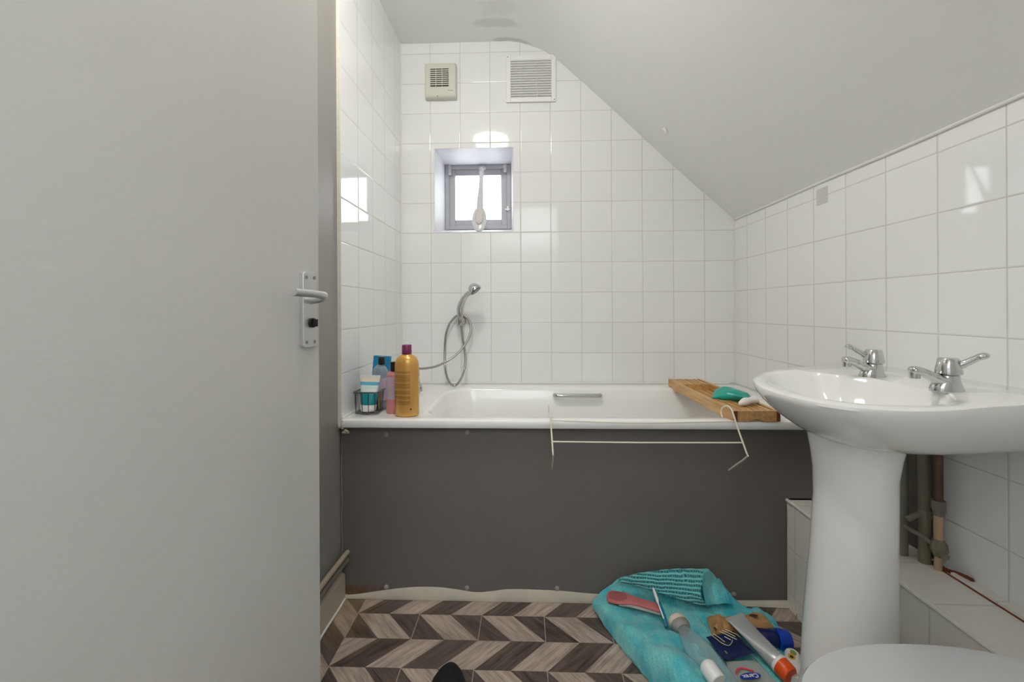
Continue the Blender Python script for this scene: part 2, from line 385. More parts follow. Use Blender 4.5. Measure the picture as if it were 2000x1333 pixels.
def build(name, mb, mat, parent=None, smooth=False, bevel=0., sub=0, org=None, seg=2, mx=None, label=None, solid=0.):
    """Link a mesh. Vertices are in world space unless mx gives the object's own frame."""
    me = bpy.data.meshes.new(name); o = bpy.data.objects.new(name, me); COL.objects.link(o)
    if mx is None and org is None: org = parent.matrix_world.translation.copy() if parent is not None else Vector((0, 0, 0))
    if mx is not None:
        vs = mb.v; world = mx
    else:
        org = Vector(org); vs = [a - org for a in mb.v]; world = Matrix.Translation(org)
    me.from_pydata([tuple(a) for a in vs], [], mb.f); me.validate(); me.materials.append(MT[mat] if isinstance(mat, str) else mat)
    if parent is not None:
        o.parent = parent; o.matrix_basis = parent.matrix_world.inverted() @ world
        o.matrix_world = world
    else: o.matrix_basis = world
    WM[o.name] = world.copy()
    import bmesh
    b = bmesh.new(); b.from_mesh(me); bmesh.ops.recalc_face_normals(b, faces=b.faces); b.to_mesh(me); b.free()
    if smooth:
        for p in me.polygons: p.use_smooth = True
    if solid: q = o.modifiers.new('thickness', 'SOLIDIFY'); q.thickness = solid; q.offset = 0
    if bevel:
        q = o.modifiers.new('bevel', 'BEVEL'); q.width = bevel; q.segments = seg; q.limit_method = 'ANGLE'; q.angle_limit = radians(40)
        for p in me.polygons: p.use_smooth = True
        q2 = o.modifiers.new('wn', 'WEIGHTED_NORMAL'); q2.keep_sharp = True
    if sub: q = o.modifiers.new('sub', 'SUBSURF'); q.levels = sub; q.render_levels = sub
    if smooth and not sub and not bevel:
        me.set_sharp_from_angle(angle=radians(38))
    if label: o['label'] = label
    return o
WM = {}

def thing(name, loc, label, cat, group=None, kind=None, mx=None):
    o = bpy.data.objects.new(name, None); COL.objects.link(o); o.empty_display_size = .05
    w = mx if mx is not None else Matrix.Translation(Vector(loc))
    o.matrix_basis = w; o.matrix_world = w; WM[o.name] = w.copy()
    return props(o, label, cat, group, kind)

def struct(name, mb, mat, **kw):
    o = build(name, mb, mat, **kw); o['kind'] = 'structure'; return o

def polyslab(outer, hole, fn, t):
    """Flat slab with an optional rectangular hole; fn maps (a, b, depth) to a point."""
    loops = [[Vector((a, b, 0)) for a, b in outer]] + ([[Vector((a, b, 0)) for a, b in hole]] if hole else [])
    tri = tessellate_polygon(loops); flat = [p for l in loops for p in l]; n = len(flat); m = M()
    vs = [fn(p.x, p.y, 0) for p in flat] + [fn(p.x, p.y, t) for p in flat]
    fs = [tuple(q) for q in tri] + [tuple(i + n for i in reversed(q)) for q in tri]; k = 0
    for l in loops:
        L = len(l)
        for i in range(L): a = k + i; b = k + (i + 1) % L; fs.append((a, b, b + n, a + n))
        k += L
    m.add(vs, fs); return m

# ------------------------------------------------------------------ the room
prof = [(XL - .02, ZC), (-.20, ZC), (-.09, 2.3545), (-.03, 2.347), (.0115, 2.333), (.05, 2.320), (.0887, 2.304), (.14, 2.272), (.28, 2.145), (.435, 2.000), (.584, 1.855), (.697, 1.746), (.84, 1.612), (.947, 1.519), (1.045, 1.425)]
m = M(); y0, y1 = -.02, YB + .02
vs = []; fs = []
for (x, z) in prof: vs += [(x, y0, z), (x, y1, z), (x + .02, y1, z + .06), (x + .02, y0, z + .06)]
for i in range(len(prof) - 1):
    a = 4 * i
    for j in range(4): fs.append((a + j, a + (j + 1) % 4, a + 4 + (j + 1) % 4, a + 4 + j))
fs += [(0, 1, 2, 3), tuple(4 * (len(prof) - 1) + j for j in (3, 2, 1, 0))]
ceil = struct('ceiling', m.add(vs, fs), 'ceil', smooth=True)
c0 = Vector((.628, 1.93, 1.8165)); dn = Vector((.727, 0, -.687)); pr = Vector((-.687, 0, -.727))
fl = M().add([c0 - dn * .012 + Vector((0, .012, 0)), c0 - dn * .004 + Vector((0, -.014, 0)), c0 + dn * .022 + pr * .016 + Vector((0, -.022, 0)), c0 + dn * .024 + pr * .012 + Vector((0, .004, 0))], [(0, 1, 2, 3)])
build('paint_flake', fl, 'flake', ceil, solid=.0015, label='peeling flake of white paint')

struct('floor', M().box(-.66, 1.06, -.02, 1.44, -.03, 0).box(-.66, 1.06, 1.44, 2.14, -.03, -.002), 'floor')
# back wall, with the window opening
outl = [(XL - .012, -.0)] + [(1.033 + .02, 0), (1.033 + .02, 1.43)] + [(x, z + .004) for x, z in reversed(prof[1:-1])] + [(XL - .012, ZC + .004)]
hole = [(-.4615, 1.3925), (-.0640, 1.3925), (-.0640, 1.8175), (-.4615, 1.8175)]
struct('wall_back', polyslab(outl, hole, lambda a, b, d: (a, YB + d, b), .012), 'tile_b')
struct('wall_right', M().box(XR, XR + .012, -.02, YB, 0, 1.437), 'tile_r')
wl = struct('wall_left', M().box(-.68, -.647, -.02, YB + .012, 0, ZC), 'grey')
build('wall_tiles', M().box(-.6470, XL, 1.4215, YB, .595, ZC + .002), 'tile_l', wl, label='glossy white tiles beside the bath')
build('cut_edge', M().box(-.6472, XL - .0006, 1.4195, 1.4218, .60, ZC + .002), 'tilecut', wl)
struct('trim_1', M().tube(spline([(XR - .002, y, 1.438 + .0015 * sin(y * 9)) for y in (-.02, .3, .6, .9, 1.2, 1.5, 1.8, 2.115)], 4), .005, 8), 'caulk', smooth=True)
struct('trim_2', M().tube([(XL + .001, YB - .001, .63), (XL + .001, YB - .001, 1.4), (XL + .001, YB - .001, ZC)], .0042, 8), 'caulk', smooth=True)
struct('trim_3', M().tube([(XR - .001, YB - .001, .63), (XR - .001, YB - .001, 1.0), (XR - .001, YB - .001, 1.437)], .0042, 8), 'caulk', smooth=True)
# wall with the doorway the photograph is taken from, and the hallway beyond it
struct('wall_front', M().box(-.68, -.575, -.12, -.02, 0, 2.4).box(.30, 1.06, -.12, -.02, 0, 2.4).box(-.575, .30, -.12, -.02, 2.03, 2.4), 'white')
struct('wall_hall_left', M().box(-1.3, -1.26, -1.5, -.12, 0, 2.4), 'hall')
struct('wall_hall_right', M().box(1.26, 1.3, -1.5, -.12, 0, 2.4), 'hall')
struct('wall_hall_back', M().box(-1.3, 1.3, -1.54, -1.5, 0, 2.4), 'hall')
struct('wall_hall_front', M().box(-1.3, -.68, -.12, -.08, 0, 2.4).box(1.06, 1.3, -.12, -.08, 0, 2.4), 'hall')
struct('floor_hall', M().box(-1.3, 1.3, -1.54, -.02, -.03, -.001), 'carpet')
struct('ceiling_hall', M().box(-1.3, 1.3, -1.54, -.02, 2.4, 2.45), 'white')

# opal ceiling lamp
t = thing('ceiling_lamp', (-.27, .93, ZC), 'round opal lamp on the flat white ceiling above the floor', 'lamp')
build('lamp_base', M().lathe([(.12, ZC), (.12, ZC - .015)], 40, cx=-.27, cy=.93), 'lampbase', t)
build('diffuser', M().lathe([(.128, ZC - .012), (.13, ZC - .02), (.130, ZC - .045), (.12, ZC - .065), (.08, ZC - .082), (.01, ZC - .088)], 40, cx=-.27, cy=.93), 'lamp', t, smooth=True)

# ------------------------------------------------------------------ window
win = struct('window_1', M(), 'winframe')
wx0, wx1, wz0, wz1, wy = -.4456, -.0811, 1.4415, 1.7965, YB + .20
def ringframe(x0, x1, z0, z1, w, y0, y1):
    return M().box(x0, x0 + w, y0, y1, z0, z1).box(x1 - w, x1, y0, y1, z0, z1).box(x0 + w, x1 - w, y0, y1, z0, z0 + w).box(x0 + w, x1 - w, y0, y1, z1 - w, z1)
m = M(); o4 = [(-.4615, 1.3925), (-.0640, 1.3925), (-.0640, 1.8175), (-.4615, 1.8175)]; i4 = [(wx0, wz0), (wx1, wz0), (wx1, wz1), (wx0, wz1)]
for k in range(4):
    a, b = o4[k], o4[(k + 1) % 4]; c, d = i4[(k + 1) % 4], i4[k]
    dx = [(0, -.02), (.02, 0), (0, .02), (-.02, 0)][k]
    m.add([(a[0], YB - .001, a[1]), (b[0], YB - .001, b[1]), (c[0], wy, c[1]), (d[0], wy, d[1]),
           (a[0] + dx[0], YB + .011, a[1] + dx[1]), (b[0] + dx[0], YB + .011, b[1] + dx[1]), (c[0] + dx[0], wy, c[1] + dx[1]), (d[0] + dx[0], wy, d[1] + dx[1])],
          [(0, 1, 2, 3), (7, 6, 5, 4), (0, 4, 5, 1), (1, 5, 6, 2), (2, 6, 7, 3), (3, 7, 4, 0)])
build('window_reveal', m, 'reveal', win, label='white splayed reveal')
build('window_frame', ringframe(wx0, wx1, wz0, wz1, .022, wy - .012, wy + .03), 'winframe', win, bevel=.002)
fr = build('window_sash', ringframe(wx0 + .021, wx1 - .021, wz0 + .021, wz1 - .021, .034, wy - .004, wy + .026), 'winframe', win, bevel=.003)
build('pane', M().box(-.395, -.134, wy + .012, wy + .018, 1.488, 1.740), 'pane', win, label='frosted pane lit by daylight')
build('window_hinge', M().box(wx0 + .020, wx0 + .036, wy - .016, wy - .011, wz1 - .055, wz1 + .002).tube([(wx0 + .028, wy - .018, wz1 - .02), (wx0 + .028, wy - .018, wz1 + .012)], .004, 8), 'alu', fr)
build('window_hinge', M().box(wx1 - .040, wx1 - .024, wy - .016, wy - .011, wz1 - .045, wz1 + .002).tube([(wx1 - .032, wy - .018, wz1 - .02), (wx1 - .032, wy - .018, wz1 + .008)], .004, 8), 'alu', fr)
build('window_catch', M().box(wx1 - .032, wx1 - .006, wy - .02, wy - .011, 1.545, 1.552).box(wx1 - .022, wx1 - .014, wy - .024, wy - .011, 1.54, 1.565), 'whitep', fr)

# back brush hung from a hook on the window frame
bx = -.240
hk = thing('suction_hook', (bx + .003, wy - .03, 1.782), 'clear oval hook stuck to the top of the grey window frame', 'hook')
hdk = build('hook_disc', M().lathe([(.002, .0), (.016, .001), (.018, .005), (.010, .010), (.002, .012)], 20, sx=1.15, sy=.8).xf(Matrix.Translation((bx + .003, wy - .012, 1.776)) @ Matrix.Rotation(pi / 2, 4, 'X')), 'alu', hk, smooth=True)
build('hook_arm', M().tube(spline([(bx + .001, wy - .022, 1.775), (bx + .001, wy - .030, 1.757), (bx + .001, wy - .036, 1.745), (bx + .001, wy - .042, 1.747), (bx + .001, wy - .046, 1.756)], 5), .0022, 8), 'whitep', hdk, smooth=True)
br = thing('back_brush', (bx, wy - .06, 1.745), 'long-handled frosted back brush hanging in the window recess', 'brush')
top, bot = Vector((bx, wy - .040, 1.748)), Vector((bx - .001, YB + .022, 1.405))
P = lambda t, dy=0: top.lerp(bot, t) + Vector((0, dy, 0))
build('brush_handle', M().tube(spline([P(0), P(.12), P(.3), P(.45), P(.58), P(.66)], 6), [(r * 1.25, r * .8) for r in [.011 - .0025 * sin(pi * k / 30 * 2) for k in range(31)]], 12), 'brush', br, smooth=True)
build('hanging_loop', M().tube([P(.02) + Vector((.009 * cos(a), 0, .016 + .014 * sin(a))) for a in [2 * pi * k / 16 for k in range(17)]], .0022, 6), 'whitep', br, smooth=True)
hd = M(); ax = (bot - top).normalized(); nn = Vector((0, ax.z, -ax.y)).normalized()
if nn.y > 0: nn = -nn
def egg(cx, a, b, off, k=24): return [P(cx) + Vector((1, 0, 0)) * b * sin(2 * pi * j / k) * (1 + .12 * cos(2 * pi * j / k)) + ax * a * cos(2 * pi * j / k) + nn * off for j in range(k)]
build('brush_head', M().loft([egg(.81, .068, .028, -.012), egg(.81, .076, .037, -.005), egg(.81, .076, .037, .003), egg(.81, .070, .031, .006)]), 'brush', br, smooth=True)
build('bristles', M().loft([egg(.79, .046, .018, .006), egg(.79, .048, .020, .016), egg(.79, .040, .015, .020)]), 'bristle', br, smooth=True)

# ------------------------------------------------------------------ extractor fan and vent
fan = thing('extractor_fan', (-.425, YB, 2.06), 'ivory square extractor fan with a dusty dark grille', 'fan')
fx0, fx1, fz0, fz1, fy = -.5005, -.3475, 2.066, 2.232, YB - .036
fh = build('fan_housing', M().loft([[(fx0 - .002, YB, fz0 - .006), (fx1 + .004, YB, fz0 - .006), (fx1 + .004, YB, fz1 + .003), (fx0 - .002, YB, fz1 + .003)],
                               [(fx0 - .001, fy + .010, fz0 - .003), (fx1 + .002, fy + .010, fz0 - .003), (fx1 + .002, fy + .010, fz1 + .002), (fx0 - .001, fy + .010, fz1 + .002)],
                               [(fx0, fy, fz0 + .018), (fx1 - .002, fy, fz0 + .018), (fx1 - .002, fy, fz1), (fx0, fy, fz1)]]), 'fan', fan, bevel=.006, seg=3)
gx0, gx1, gz0, gz1 = -.474, -.382, 2.114, 2.206
g = build('fan_opening', M().box(gx0, gx1, fy - .0012, fy + .002, gz0, gz1), 'fandark', fh, label='dark dusty opening')
m = M()
for k in range(9):
    z = gz0 + (k + .72) * (gz1 - gz0) / 9; m.box(gx0, gx1, fy - .0045, fy - .001, z - .0017, z + .0030)
for x in (gx0 + .029, gx0 + .060): m.box(x - .0012, x + .0012, fy - .0050, fy - .001, gz0, gz1)
build('fan_grille', m, 'fan', fh)
build('fan_screw', M().disc((-.440, fy + .009, fz0 + .004), .0022, (0, -1, 0), .003, 10), 'darkgap', fh)
build('fan_marking', M().box(-.384, -.379, fy - .0012, fy, 2.092, 2.096).box(-.377, -.358, fy - .0008, fy, 2.0928, 2.0948), 'greyp', fh, label='small grey marking')

vn = thing('air_vent', (.029, YB, 2.04), 'white rectangular slatted vent high on the tiled wall', 'vent')
vx0, vx1, vz0, vz1 = -.097, .154, 2.041, 2.277
build('vent_frame', ringframe(vx0, vx1, vz0, vz1, .024, YB - .010, YB), 'vent', vn, bevel=.003)
build('vent_back', M().box(vx0 + .02, vx1 - .02, YB - .002, YB - .0005, vz0 + .02, vz1 - .02), plain('vent_shadow', (236, 236, 232), .7), vn)
for k in range(15):
    z = vz0 + .030 + k * .0126
    build('vent_slat', M().add([(vx0 + .023, YB - .010, z), (vx1 - .023, YB - .010, z), (vx1 - .023, YB - .002, z + .0085), (vx0 + .023, YB - .002, z + .0085),
                                (vx0 + .023, YB - .0115, z + .0012), (vx1 - .023, YB - .0115, z + .0012), (vx1 - .023, YB - .0035, z + .0097), (vx0 + .023, YB - .0035, z + .0097)],
                               [(0, 1, 2, 3), (4, 7, 6, 5), (0, 4, 5, 1), (1, 5, 6, 2), (2, 6, 7, 3), (3, 7, 4, 0)]), 'vent', vn)
for x in (vx0 + .078, vx0 + .134 + .022): build('vent_bar', M().box(x - .0015, x + .0015, YB - .0125, YB - .002, vz0 + .022, vz1 - .022), 'vent', vn)
for x, z in ((vx0 + .009, vz1 - .009), (vx1 - .009, vz0 + .009)): build('vent_screw', M().disc((x, YB - .009, z), .003, (0, -1, 0), .0022, 10), 'greyp', vn)

# ------------------------------------------------------------------ door
P0 = Vector((-.4345, .832, 0)); dd = Vector((.177, .984, 0)).normalized(); nrm = Vector((dd.y, -dd.x, 0))
def dp(s, n, z): return P0 + dd * s + nrm * n + Vector((0, 0, z))
hinge = dp(-.715, 0, 0)
door = struct('door_1', M().loft([[dp(.0265, 0, .012), dp(.0265, -.036, .012), dp(-.715, -.036, .012), dp(-.715, 0, .012)],
                                  [dp(.0265, 0, 1.985), dp(.0265, -.036, 1.985), dp(-.715, -.036, 1.985), dp(-.715, 0, 1.985)]]), 'door', bevel=.002)
props(door, 'white painted door standing open at the left', 'door')
hb = M(); zc = 1.001
def dplate(s0, s1, z0, z1, n0, n1, r=.006):
    cor = []
    for cs, cz, a0 in ((s1 - r, z1 - r, 0), (s0 + r, z1 - r, 90), (s0 + r, z0 + r, 180), (s1 - r, z0 + r, 270)):
        for k in range(5): a = radians(a0 + k * 22.5); cor.append((cs + r * cos(a), cz + r * sin(a)))
    return M().loft([[dp(s, n0, z) for s, z in cor], [dp(s, n1 - .001, z) for s, z in cor], [dp(-.011 + (s + .011) * .96, n1, zc + (z - zc) * .99) for s, z in cor]])
hp = build('door_handle', dplate(-.031, .009, zc - .074, zc + .074, 0, .0085), 'alu', door, smooth=True, label='satin aluminium plate')
build('handle_lever', M().tube(spline([dp(-.006, .008, zc + .020), dp(-.006, .024, zc + .022), dp(-.007, .034, zc + .026), dp(-.018, .040, zc + .0285), dp(-.05, .041, zc + .030), dp(-.098, .041, zc + .0315)], 6),
                               [(.0085, .0085)] * 13 + [(.0068, .0085)] * 17 + [(.0074, .0095)], 14), 'alu', hp, smooth=True, label='satin aluminium lever')
tn = build('thumb_turn', M().disc(dp(-.008, .008, zc - .026), .0095, nrm, .006, 20).loft([[dp(-.008 + a, .013, zc - .026 + b) for a, b in ((-.003, -.008), (.003, -.008), (.003, .008), (-.003, .008))], [dp(-.008 + a, .022, zc - .026 + b) for a, b in ((-.002, -.007), (.002, -.007), (.002, .007), (-.002, .007))]]), 'black', hp, smooth=True, label='black thumb turn')
for s in (-.022, .001):
    for z in (-.064, .064): build('handle_screw', M().disc(dp(s, .008, zc + z), .0036, nrm, .0012, 12), 'pipegrey', hp)

# ------------------------------------------------------------------ skirting and pipes on the left
m = M(); sy = [(.10, 1.41)]
m.loft([[(-.647, y, 0), (-.631, y, 0), (-.631, y, .082), (-.636, y, .090), (-.647, y, .092)] for y in (-.02, .5, 1.0, 1.436)])
bb = struct('baseboard_left', m, 'skirt', bevel=.002)
build('floor_sealant', M().tube(spline([(-.631, y, .003 + .001 * sin(y * 40)) for y in (.1, .5, .8, 1.0, 1.1, 1.2, 1.3, 1.38, 1.43)], 4), .0045, 8), 'caulk', bb, smooth=True)
for z, x, mt, lab in ((.160, -.628, 'pipe', 'upper of two painted pipes running above the left skirting'), (.134, -.630, 'pipegrey', 'lower of two painted pipes running above the left skirting')):
    o = build('heating_pipe', M().tube([(x, -.02, z + .004), (x, .7, z + .002), (x, 1.30, z), (x + .004, 1.445, z)], .0085, 14), mt, smooth=True, org=(x, 1.4, z)); props(o, lab, 'pipe', 'pipes above the skirting')

# ------------------------------------------------------------------ bath
bath = thing('bathtub', (.2, 1.76, 0), 'white bathtub with a charcoal front panel, below the small window', 'bath')
def rrect(x0, x1, y0, y1, r, z, k=14):
    out = []
    for cx, cy, a0 in ((x1 - r, y1 - r, 0), (x0 + r, y1 - r, 90), (x0 + r, y0 + r, 180), (x1 - r, y0 + r, 270)):
        for j in range(k): a = radians(a0 + 90 * j / (k - 1)); out.append((cx + r * cos(a), cy + r * sin(a), z))
    return out
BX0, BX1, BY0, BY1 = XL + .001, XR - .001, 1.404, YB - .001
Z = ZRIM
rings = [rrect(BX0, BX1, BY0 + .002, BY1, .012, Z - .027), rrect(BX0, BX1, BY0, BY1, .012, Z - .024), rrect(BX0, BX1, BY0, BY1, .012, Z - .007), rrect(BX0 + .002, BX1 - .002, BY0 + .002, BY1 - .002, .012, Z - .002), rrect(BX0 + .008, BX1 - .008, BY0 + .008, BY1 - .006, .012, Z),
         rrect(-.375, .925, 1.452, 1.985, .12, Z), rrect(-.368, .920, 1.458, 1.980, .12, Z - .003), rrect(-.362, .914, 1.464, 1.975, .12, Z - .012),
         rrect(-.34, .880, 1.480, 1.958, .125, Z - .12), rrect(-.31, .80, 1.500, 1.938, .125, Z - .30), rrect(-.28, .72, 1.525, 1.915, .12, Z - .365), rrect(-.20, .62, 1.58, 1.86, .10, Z - .385)]
build('bath_tub', M().loft(rings, cap0=False), 'enamel', bath, smooth=True)
pn = build('bath_panel', polyslab([(XL - .010, .004), (.872, .004), (.872, .362), (1.031, .362), (1.031, .6045), (XL - .010, .6045)], None, lambda a, b, d: (a, 1.438 + d, b), .012), 'panel', bath, label='charcoal painted front panel')
build('panel_gap', M().tube([(x, 1.4372, .5995 + (.0010 * sin(x * 37) if x > -.3 else 0)) for x in [-.40 + .02 * k for k in range(28)]], .0016, 6), 'darkgap', bath)
build('loose_paint', M().tube([(-.27 + .012 * k, 1.4365, .5915 - .004 * sin(pi * k / 12)) for k in range(13)], [.0004 + .0008 * sin(pi * k / 12) for k in range(13)], 6), 'board', pn)
for (x, _, z) in ((-0.6216, 1.4380, 0.5776), (-0.4852, 1.4380, 0.5677), (-0.2061, 1.4380, 0.5779), (-0.4879, 1.4380, 0.0420), (-0.2088, 1.4380, 0.0434), (0.0997, 1.4380, 0.0471), (0.6916, 1.4380, 0.0386)):
    build('screw_cap', M().lathe([(.0085, 0), (.0080, .003), (.0052, .0055), (.001, .0065)], 14).xf(Matrix.Translation((x, 1.438, z)) @ Matrix.Rotation(pi / 2, 4, 'X')), 'screwcap', pn, smooth=True)
grip = build('grip_handle', M().tube(spline([(.130, 1.976, .598), (.132, 1.955, .6), (.146, 1.946, .6), (.20, 1.945, .6), (.28, 1.945, .6), (.324, 1.946, .6), (.338, 1.955, .6), (.340, 1.976, .598)], 5), .0098, 12), 'chrome', bath, smooth=True, label='chrome grip handle')
# corner mess of old sealant at the left end of the rim
m = M(); random.seed(4)
for k in range(16):
    x = -.628 + random.random() * .022; z = .578 + random.random() * .046
    q = M().lathe([(.001, -.004), (.004, -.002), (.0055, .001), (.002, .005)], 7).shift((x, 1.409, z)); m.add(q.v, q.f)
build('old_sealant', m, plain('grubby_sealant', (170, 160, 142), .6, var=.4, scale=90), bath, smooth=True)
build('rim_sealant', M().tube(spline([(x, YB - .006, ZRIM + .0015 + .0015 * sin(x * 31)) for x in [-.6 + .2 * k for k in range(9)]], 6), .005, 8), 'caulk', bath, smooth=True)
build('side_sealant', M().tube([(XL + .002, 1.42, ZRIM + .001), (XL + .002, 2.11, ZRIM + .001)], .0045, 8), 'caulk', bath, smooth=True)
build('corner_sealant', M().tube(spline([(XL - .0085 + .0012 * sin(k * 2.1), 1.4365, .56 - .055 * k) for k in range(10)], 3), [.0009 + .0016 * abs(sin(k * 1.3)) for k in range(28)], 6), 'board', bath, smooth=True)

# wavy vinyl edging along the foot of the panel and up its right side
low = [(-0.6384, 1.4410, 0.0000), (-0.6074, 1.4444, 0.0000), (-0.4824, 1.4478, 0.0000), (-0.3932, 1.4502, 0.0000), (-0.3124, 1.4497, 0.0000), (-0.2497, 1.4488, 0.0000), (-0.1773, 1.4380, 0.0000), (-0.1239, 1.4319, 0.0000), (-0.0541, 1.4363, 0.0000), (0.1032, 1.4405, 0.0000), (0.2241, 1.4363, 0.0000), (0.4635, 1.4329, 0.0000), (0.7003, 1.4320, 0.0000), (0.7998, 1.4299, 0.0000), (0.8836, 1.4250, 0.0000)]
topz = [(-0.6366, 1.4370, 0.0169), (-0.6042, 1.4370, 0.0140), (-0.4787, 1.4370, 0.0340), (-0.3894, 1.4370, 0.0444), (-0.3095, 1.4370, 0.0458), (-0.2475, 1.4370, 0.0398), (-0.1770, 1.4370, 0.0305), (-0.1242, 1.4370, 0.0350), (-0.0540, 1.4370, 0.0433), (0.1031, 1.4370, 0.0408), (0.2244, 1.4370, 0.0326), (0.4650, 1.4370, 0.0231), (0.7028, 1.4370, 0.0189), (0.8039, 1.4370, 0.0208), (0.8794, 1.4370, 0.0222)]
a = spline(low, 5); hh = spline(topz, 5); m = M(); rg = []
for p, h in zip(a, hh):
    h = max(.004, h.z); y = min(p.y, 1.434)
    rg.append([(p.x, y, .0003), (p.x, y - .001, .003), (p.x, y + (1.436 - y) * .25, h * .45), (p.x, 1.4345, h * .85), (p.x, 1.4360, h), (p.x, 1.4376, h * .96), (p.x, 1.4376, .0003)])
ve = struct('baseboard_bath', m.loft(rg), 'cream', smooth=True)
build('edging_upright', M().tube(spline([(.870, 1.434, .33), (.8695, 1.433, .24), (.871, 1.433, .16), (.870, 1.432, .08), (.871, 1.424, .035), (.874, 1.408, .012), (.876, 1.388, .006)], 5), [.0035] * 18 + [.0045 + .0008 * k for k in range(13)], 8), 'cream', ve, smooth=True)

# bath taps and shower
tp = thing('bath_mixer', (-.50, 1.80, ZRIM), 'chrome bath taps with the shower hose outlet, behind the gold bottle', 'tap')
build('mixer_body', M().tube([(-.50, 1.70, ZRIM + .055), (-.50, 1.73, ZRIM + .055), (-.50, 1.86, ZRIM + .055), (-.50, 1.89, ZRIM + .055)], [.018, .022, .022, .018], 16), 'chrome', tp, smooth=True)
for y in (1.73, 1.86):
    build('mixer_pillar', M().lathe([(.026, ZRIM), (.026, ZRIM + .006), (.016, ZRIM + .012), (.015, ZRIM + .05)], 18, cx=-.50, cy=y), 'chrome', tp, smooth=True)
    build('tap_head', M().lathe([(.019, ZRIM + .07), (.023, ZRIM + .08), (.022, ZRIM + .10), (.012, ZRIM + .106)], 12, cx=-.50, cy=y), 'chrome', tp, smooth=True)
build('spout', M().tube(spline([(-.50, 1.795, ZRIM + .055), (-.478, 1.795, ZRIM + .057), (-.468, 1.792, ZRIM + .052), (-.462, 1.790, ZRIM + .042), (-.460, 1.79, ZRIM + .022)], 6), .0135, 14), 'chrome', tp, smooth=True)
build('hose_outlet', M().tube([(-.50, 1.835, ZRIM + .07), (-.498, 1.835, ZRIM + .11)], .011, 12), 'chrome', tp, smooth=True)

sh = thing('shower_set', (-.328, YB, .93), 'chrome hand shower on a wall bracket with its looped steel hose', 'shower')
bp = Vector((-.330, YB, .945))
m = M().lathe([(.024, 0), (.027, .005), (.025, .016), (.014, .024)], 22).xf(Matrix.Translation(bp) @ Matrix.Rotation(pi / 2, 4, 'X'))
m.tube([bp + Vector((0, -.018, 0)), bp + Vector((0, -.042, 0))], .012, 12)
m2 = M().lathe([(.0150, -.024), (.0165, -.020), (.0185, .016), (.0185, .020), (.012, .0205)], 18).xf(Matrix.Translation(bp + Vector((0, -.050, 0))))
build('wall_bracket', m.add(m2.v, m2.f), 'chrome', sh, smooth=True)
hpth = spline([(-0.3234, 2.0710, 0.9316), (-0.3278, 2.0680, 0.9773), (-0.3238, 2.0600, 1.0126), (-0.3087, 2.0450, 1.0450), (-0.2869, 2.0250, 1.0716), (-0.2643, 2.0050, 1.0855)], 5)
build('shower_handle', M().tube(hpth, [.0125 + .0045 * sin(pi * min(1, k / 18.)) for k in range(len(hpth))], 14), 'chrome', sh, smooth=True)
hc = Vector((-0.2422, 1.9850, 1.0918)); hax = Vector((.60, -.10, -.78)).normalized()
build('shower_head', M().lathe([(.008, -.034), (.020, -.028), (.030, -.012), (.033, .0), (.031, .006)], 24).xf(frame(hc, hc + hax)), 'chrome', sh, smooth=True)
build('spray_face', M().lathe([(.027, .004), (.027, .0078)], 24).xf(frame(hc, hc + hax)), 'dsteel', sh, smooth=True)
hose = [(-0.3237, 2.0710, 0.9189), (-0.3129, 2.0740, 0.8376), (-0.3029, 2.0700, 0.7721), (-0.3052, 2.0520, 0.7088), (-0.3164, 2.0000, 0.6648), (-0.3380, 1.9620, 0.6424), (-0.3697, 1.9900, 0.6574), (-0.3965, 2.0450, 0.6998), (-0.4087, 2.0860, 0.7704), (-0.4044, 2.0900, 0.8657), (-0.3874, 2.0930, 0.9234), (-0.3640, 2.0970, 0.9565), (-0.3416, 2.0980, 0.9718), (-0.3131, 2.0970, 0.9691), (-0.2869, 2.0930, 0.9468), (-0.2759, 2.0860, 0.9087), (-0.2850, 2.0760, 0.8617), (-0.3112, 2.0620, 0.8158), (-0.3518, 2.0460, 0.7723), (-0.3916, 2.0300, 0.7468), (-0.4305, 1.9950, 0.7299), (-0.4659, 1.9500, 0.7262), (-0.4892, 1.9000, 0.7316), (-.485, 1.85, .742), (-.497, 1.836, .737)]
build('shower_hose', M().tube(spline(hose, 7), .0056, 10), 'steel', sh, smooth=True, label='flexible steel hose in a loop')

# ------------------------------------------------------------------ tiled boxing on the right and plumbing
bxg = struct('trim_4', M().box(.868, XR, -.02, 1.4375, 0, .357), 'tile_box')
props(bxg, 'low cream tiled pipe boxing along the right wall', 'boxing')
build('edge_bead', M().tube([(.868, -.02, .357), (.868, 1.4375, .357)], .0055, 8), 'caulk', bxg, smooth=True)
build('wall_bead', M().box(1.010, XR, -.02, 1.040, .357, .366), 'tile_box', bxg)
build('grimy_joint', M().tube([(1.0095, -.02, .358), (1.0095, 1.085, .358)], .0022, 6), 'rust', bxg)
build('boxing_lip', M().box(.90, 1.005, 1.152, 1.162, .357, .374), 'board', bxg)
o = build('waste_pipe', M().tube([(.975, 1.135, .357), (.975, 1.135, .60), (.975, 1.135, .69)], .016, 16), 'board', smooth=True, org=(.975, 1.135, .357))
props(o, 'broad grimy grey pipe beside the pedestal on the tiled boxing', 'pipe')
pu = thing('supply_pipe', (1.000, 1.095, .357), 'dull olive water pipe standing between the pedestal and the copper pipe', 'pipe')
build('pipe_run', M().tube([(1.000, 1.095, .357), (1.000, 1.095, .55), (.998, 1.095, .690)], .0125, 14), 'olive', pu, smooth=True)
build('pipe_collar', M().tube([(1.000, 1.095, .470), (1.000, 1.095, .492)], .0155, 6), 'pipegrey', pu)
build('pipe_arm', M().tube([(.962, 1.10, .462), (.975, 1.097, .472), (.996, 1.095, .480)], .007, 10), 'pipegrey', pu, smooth=True)
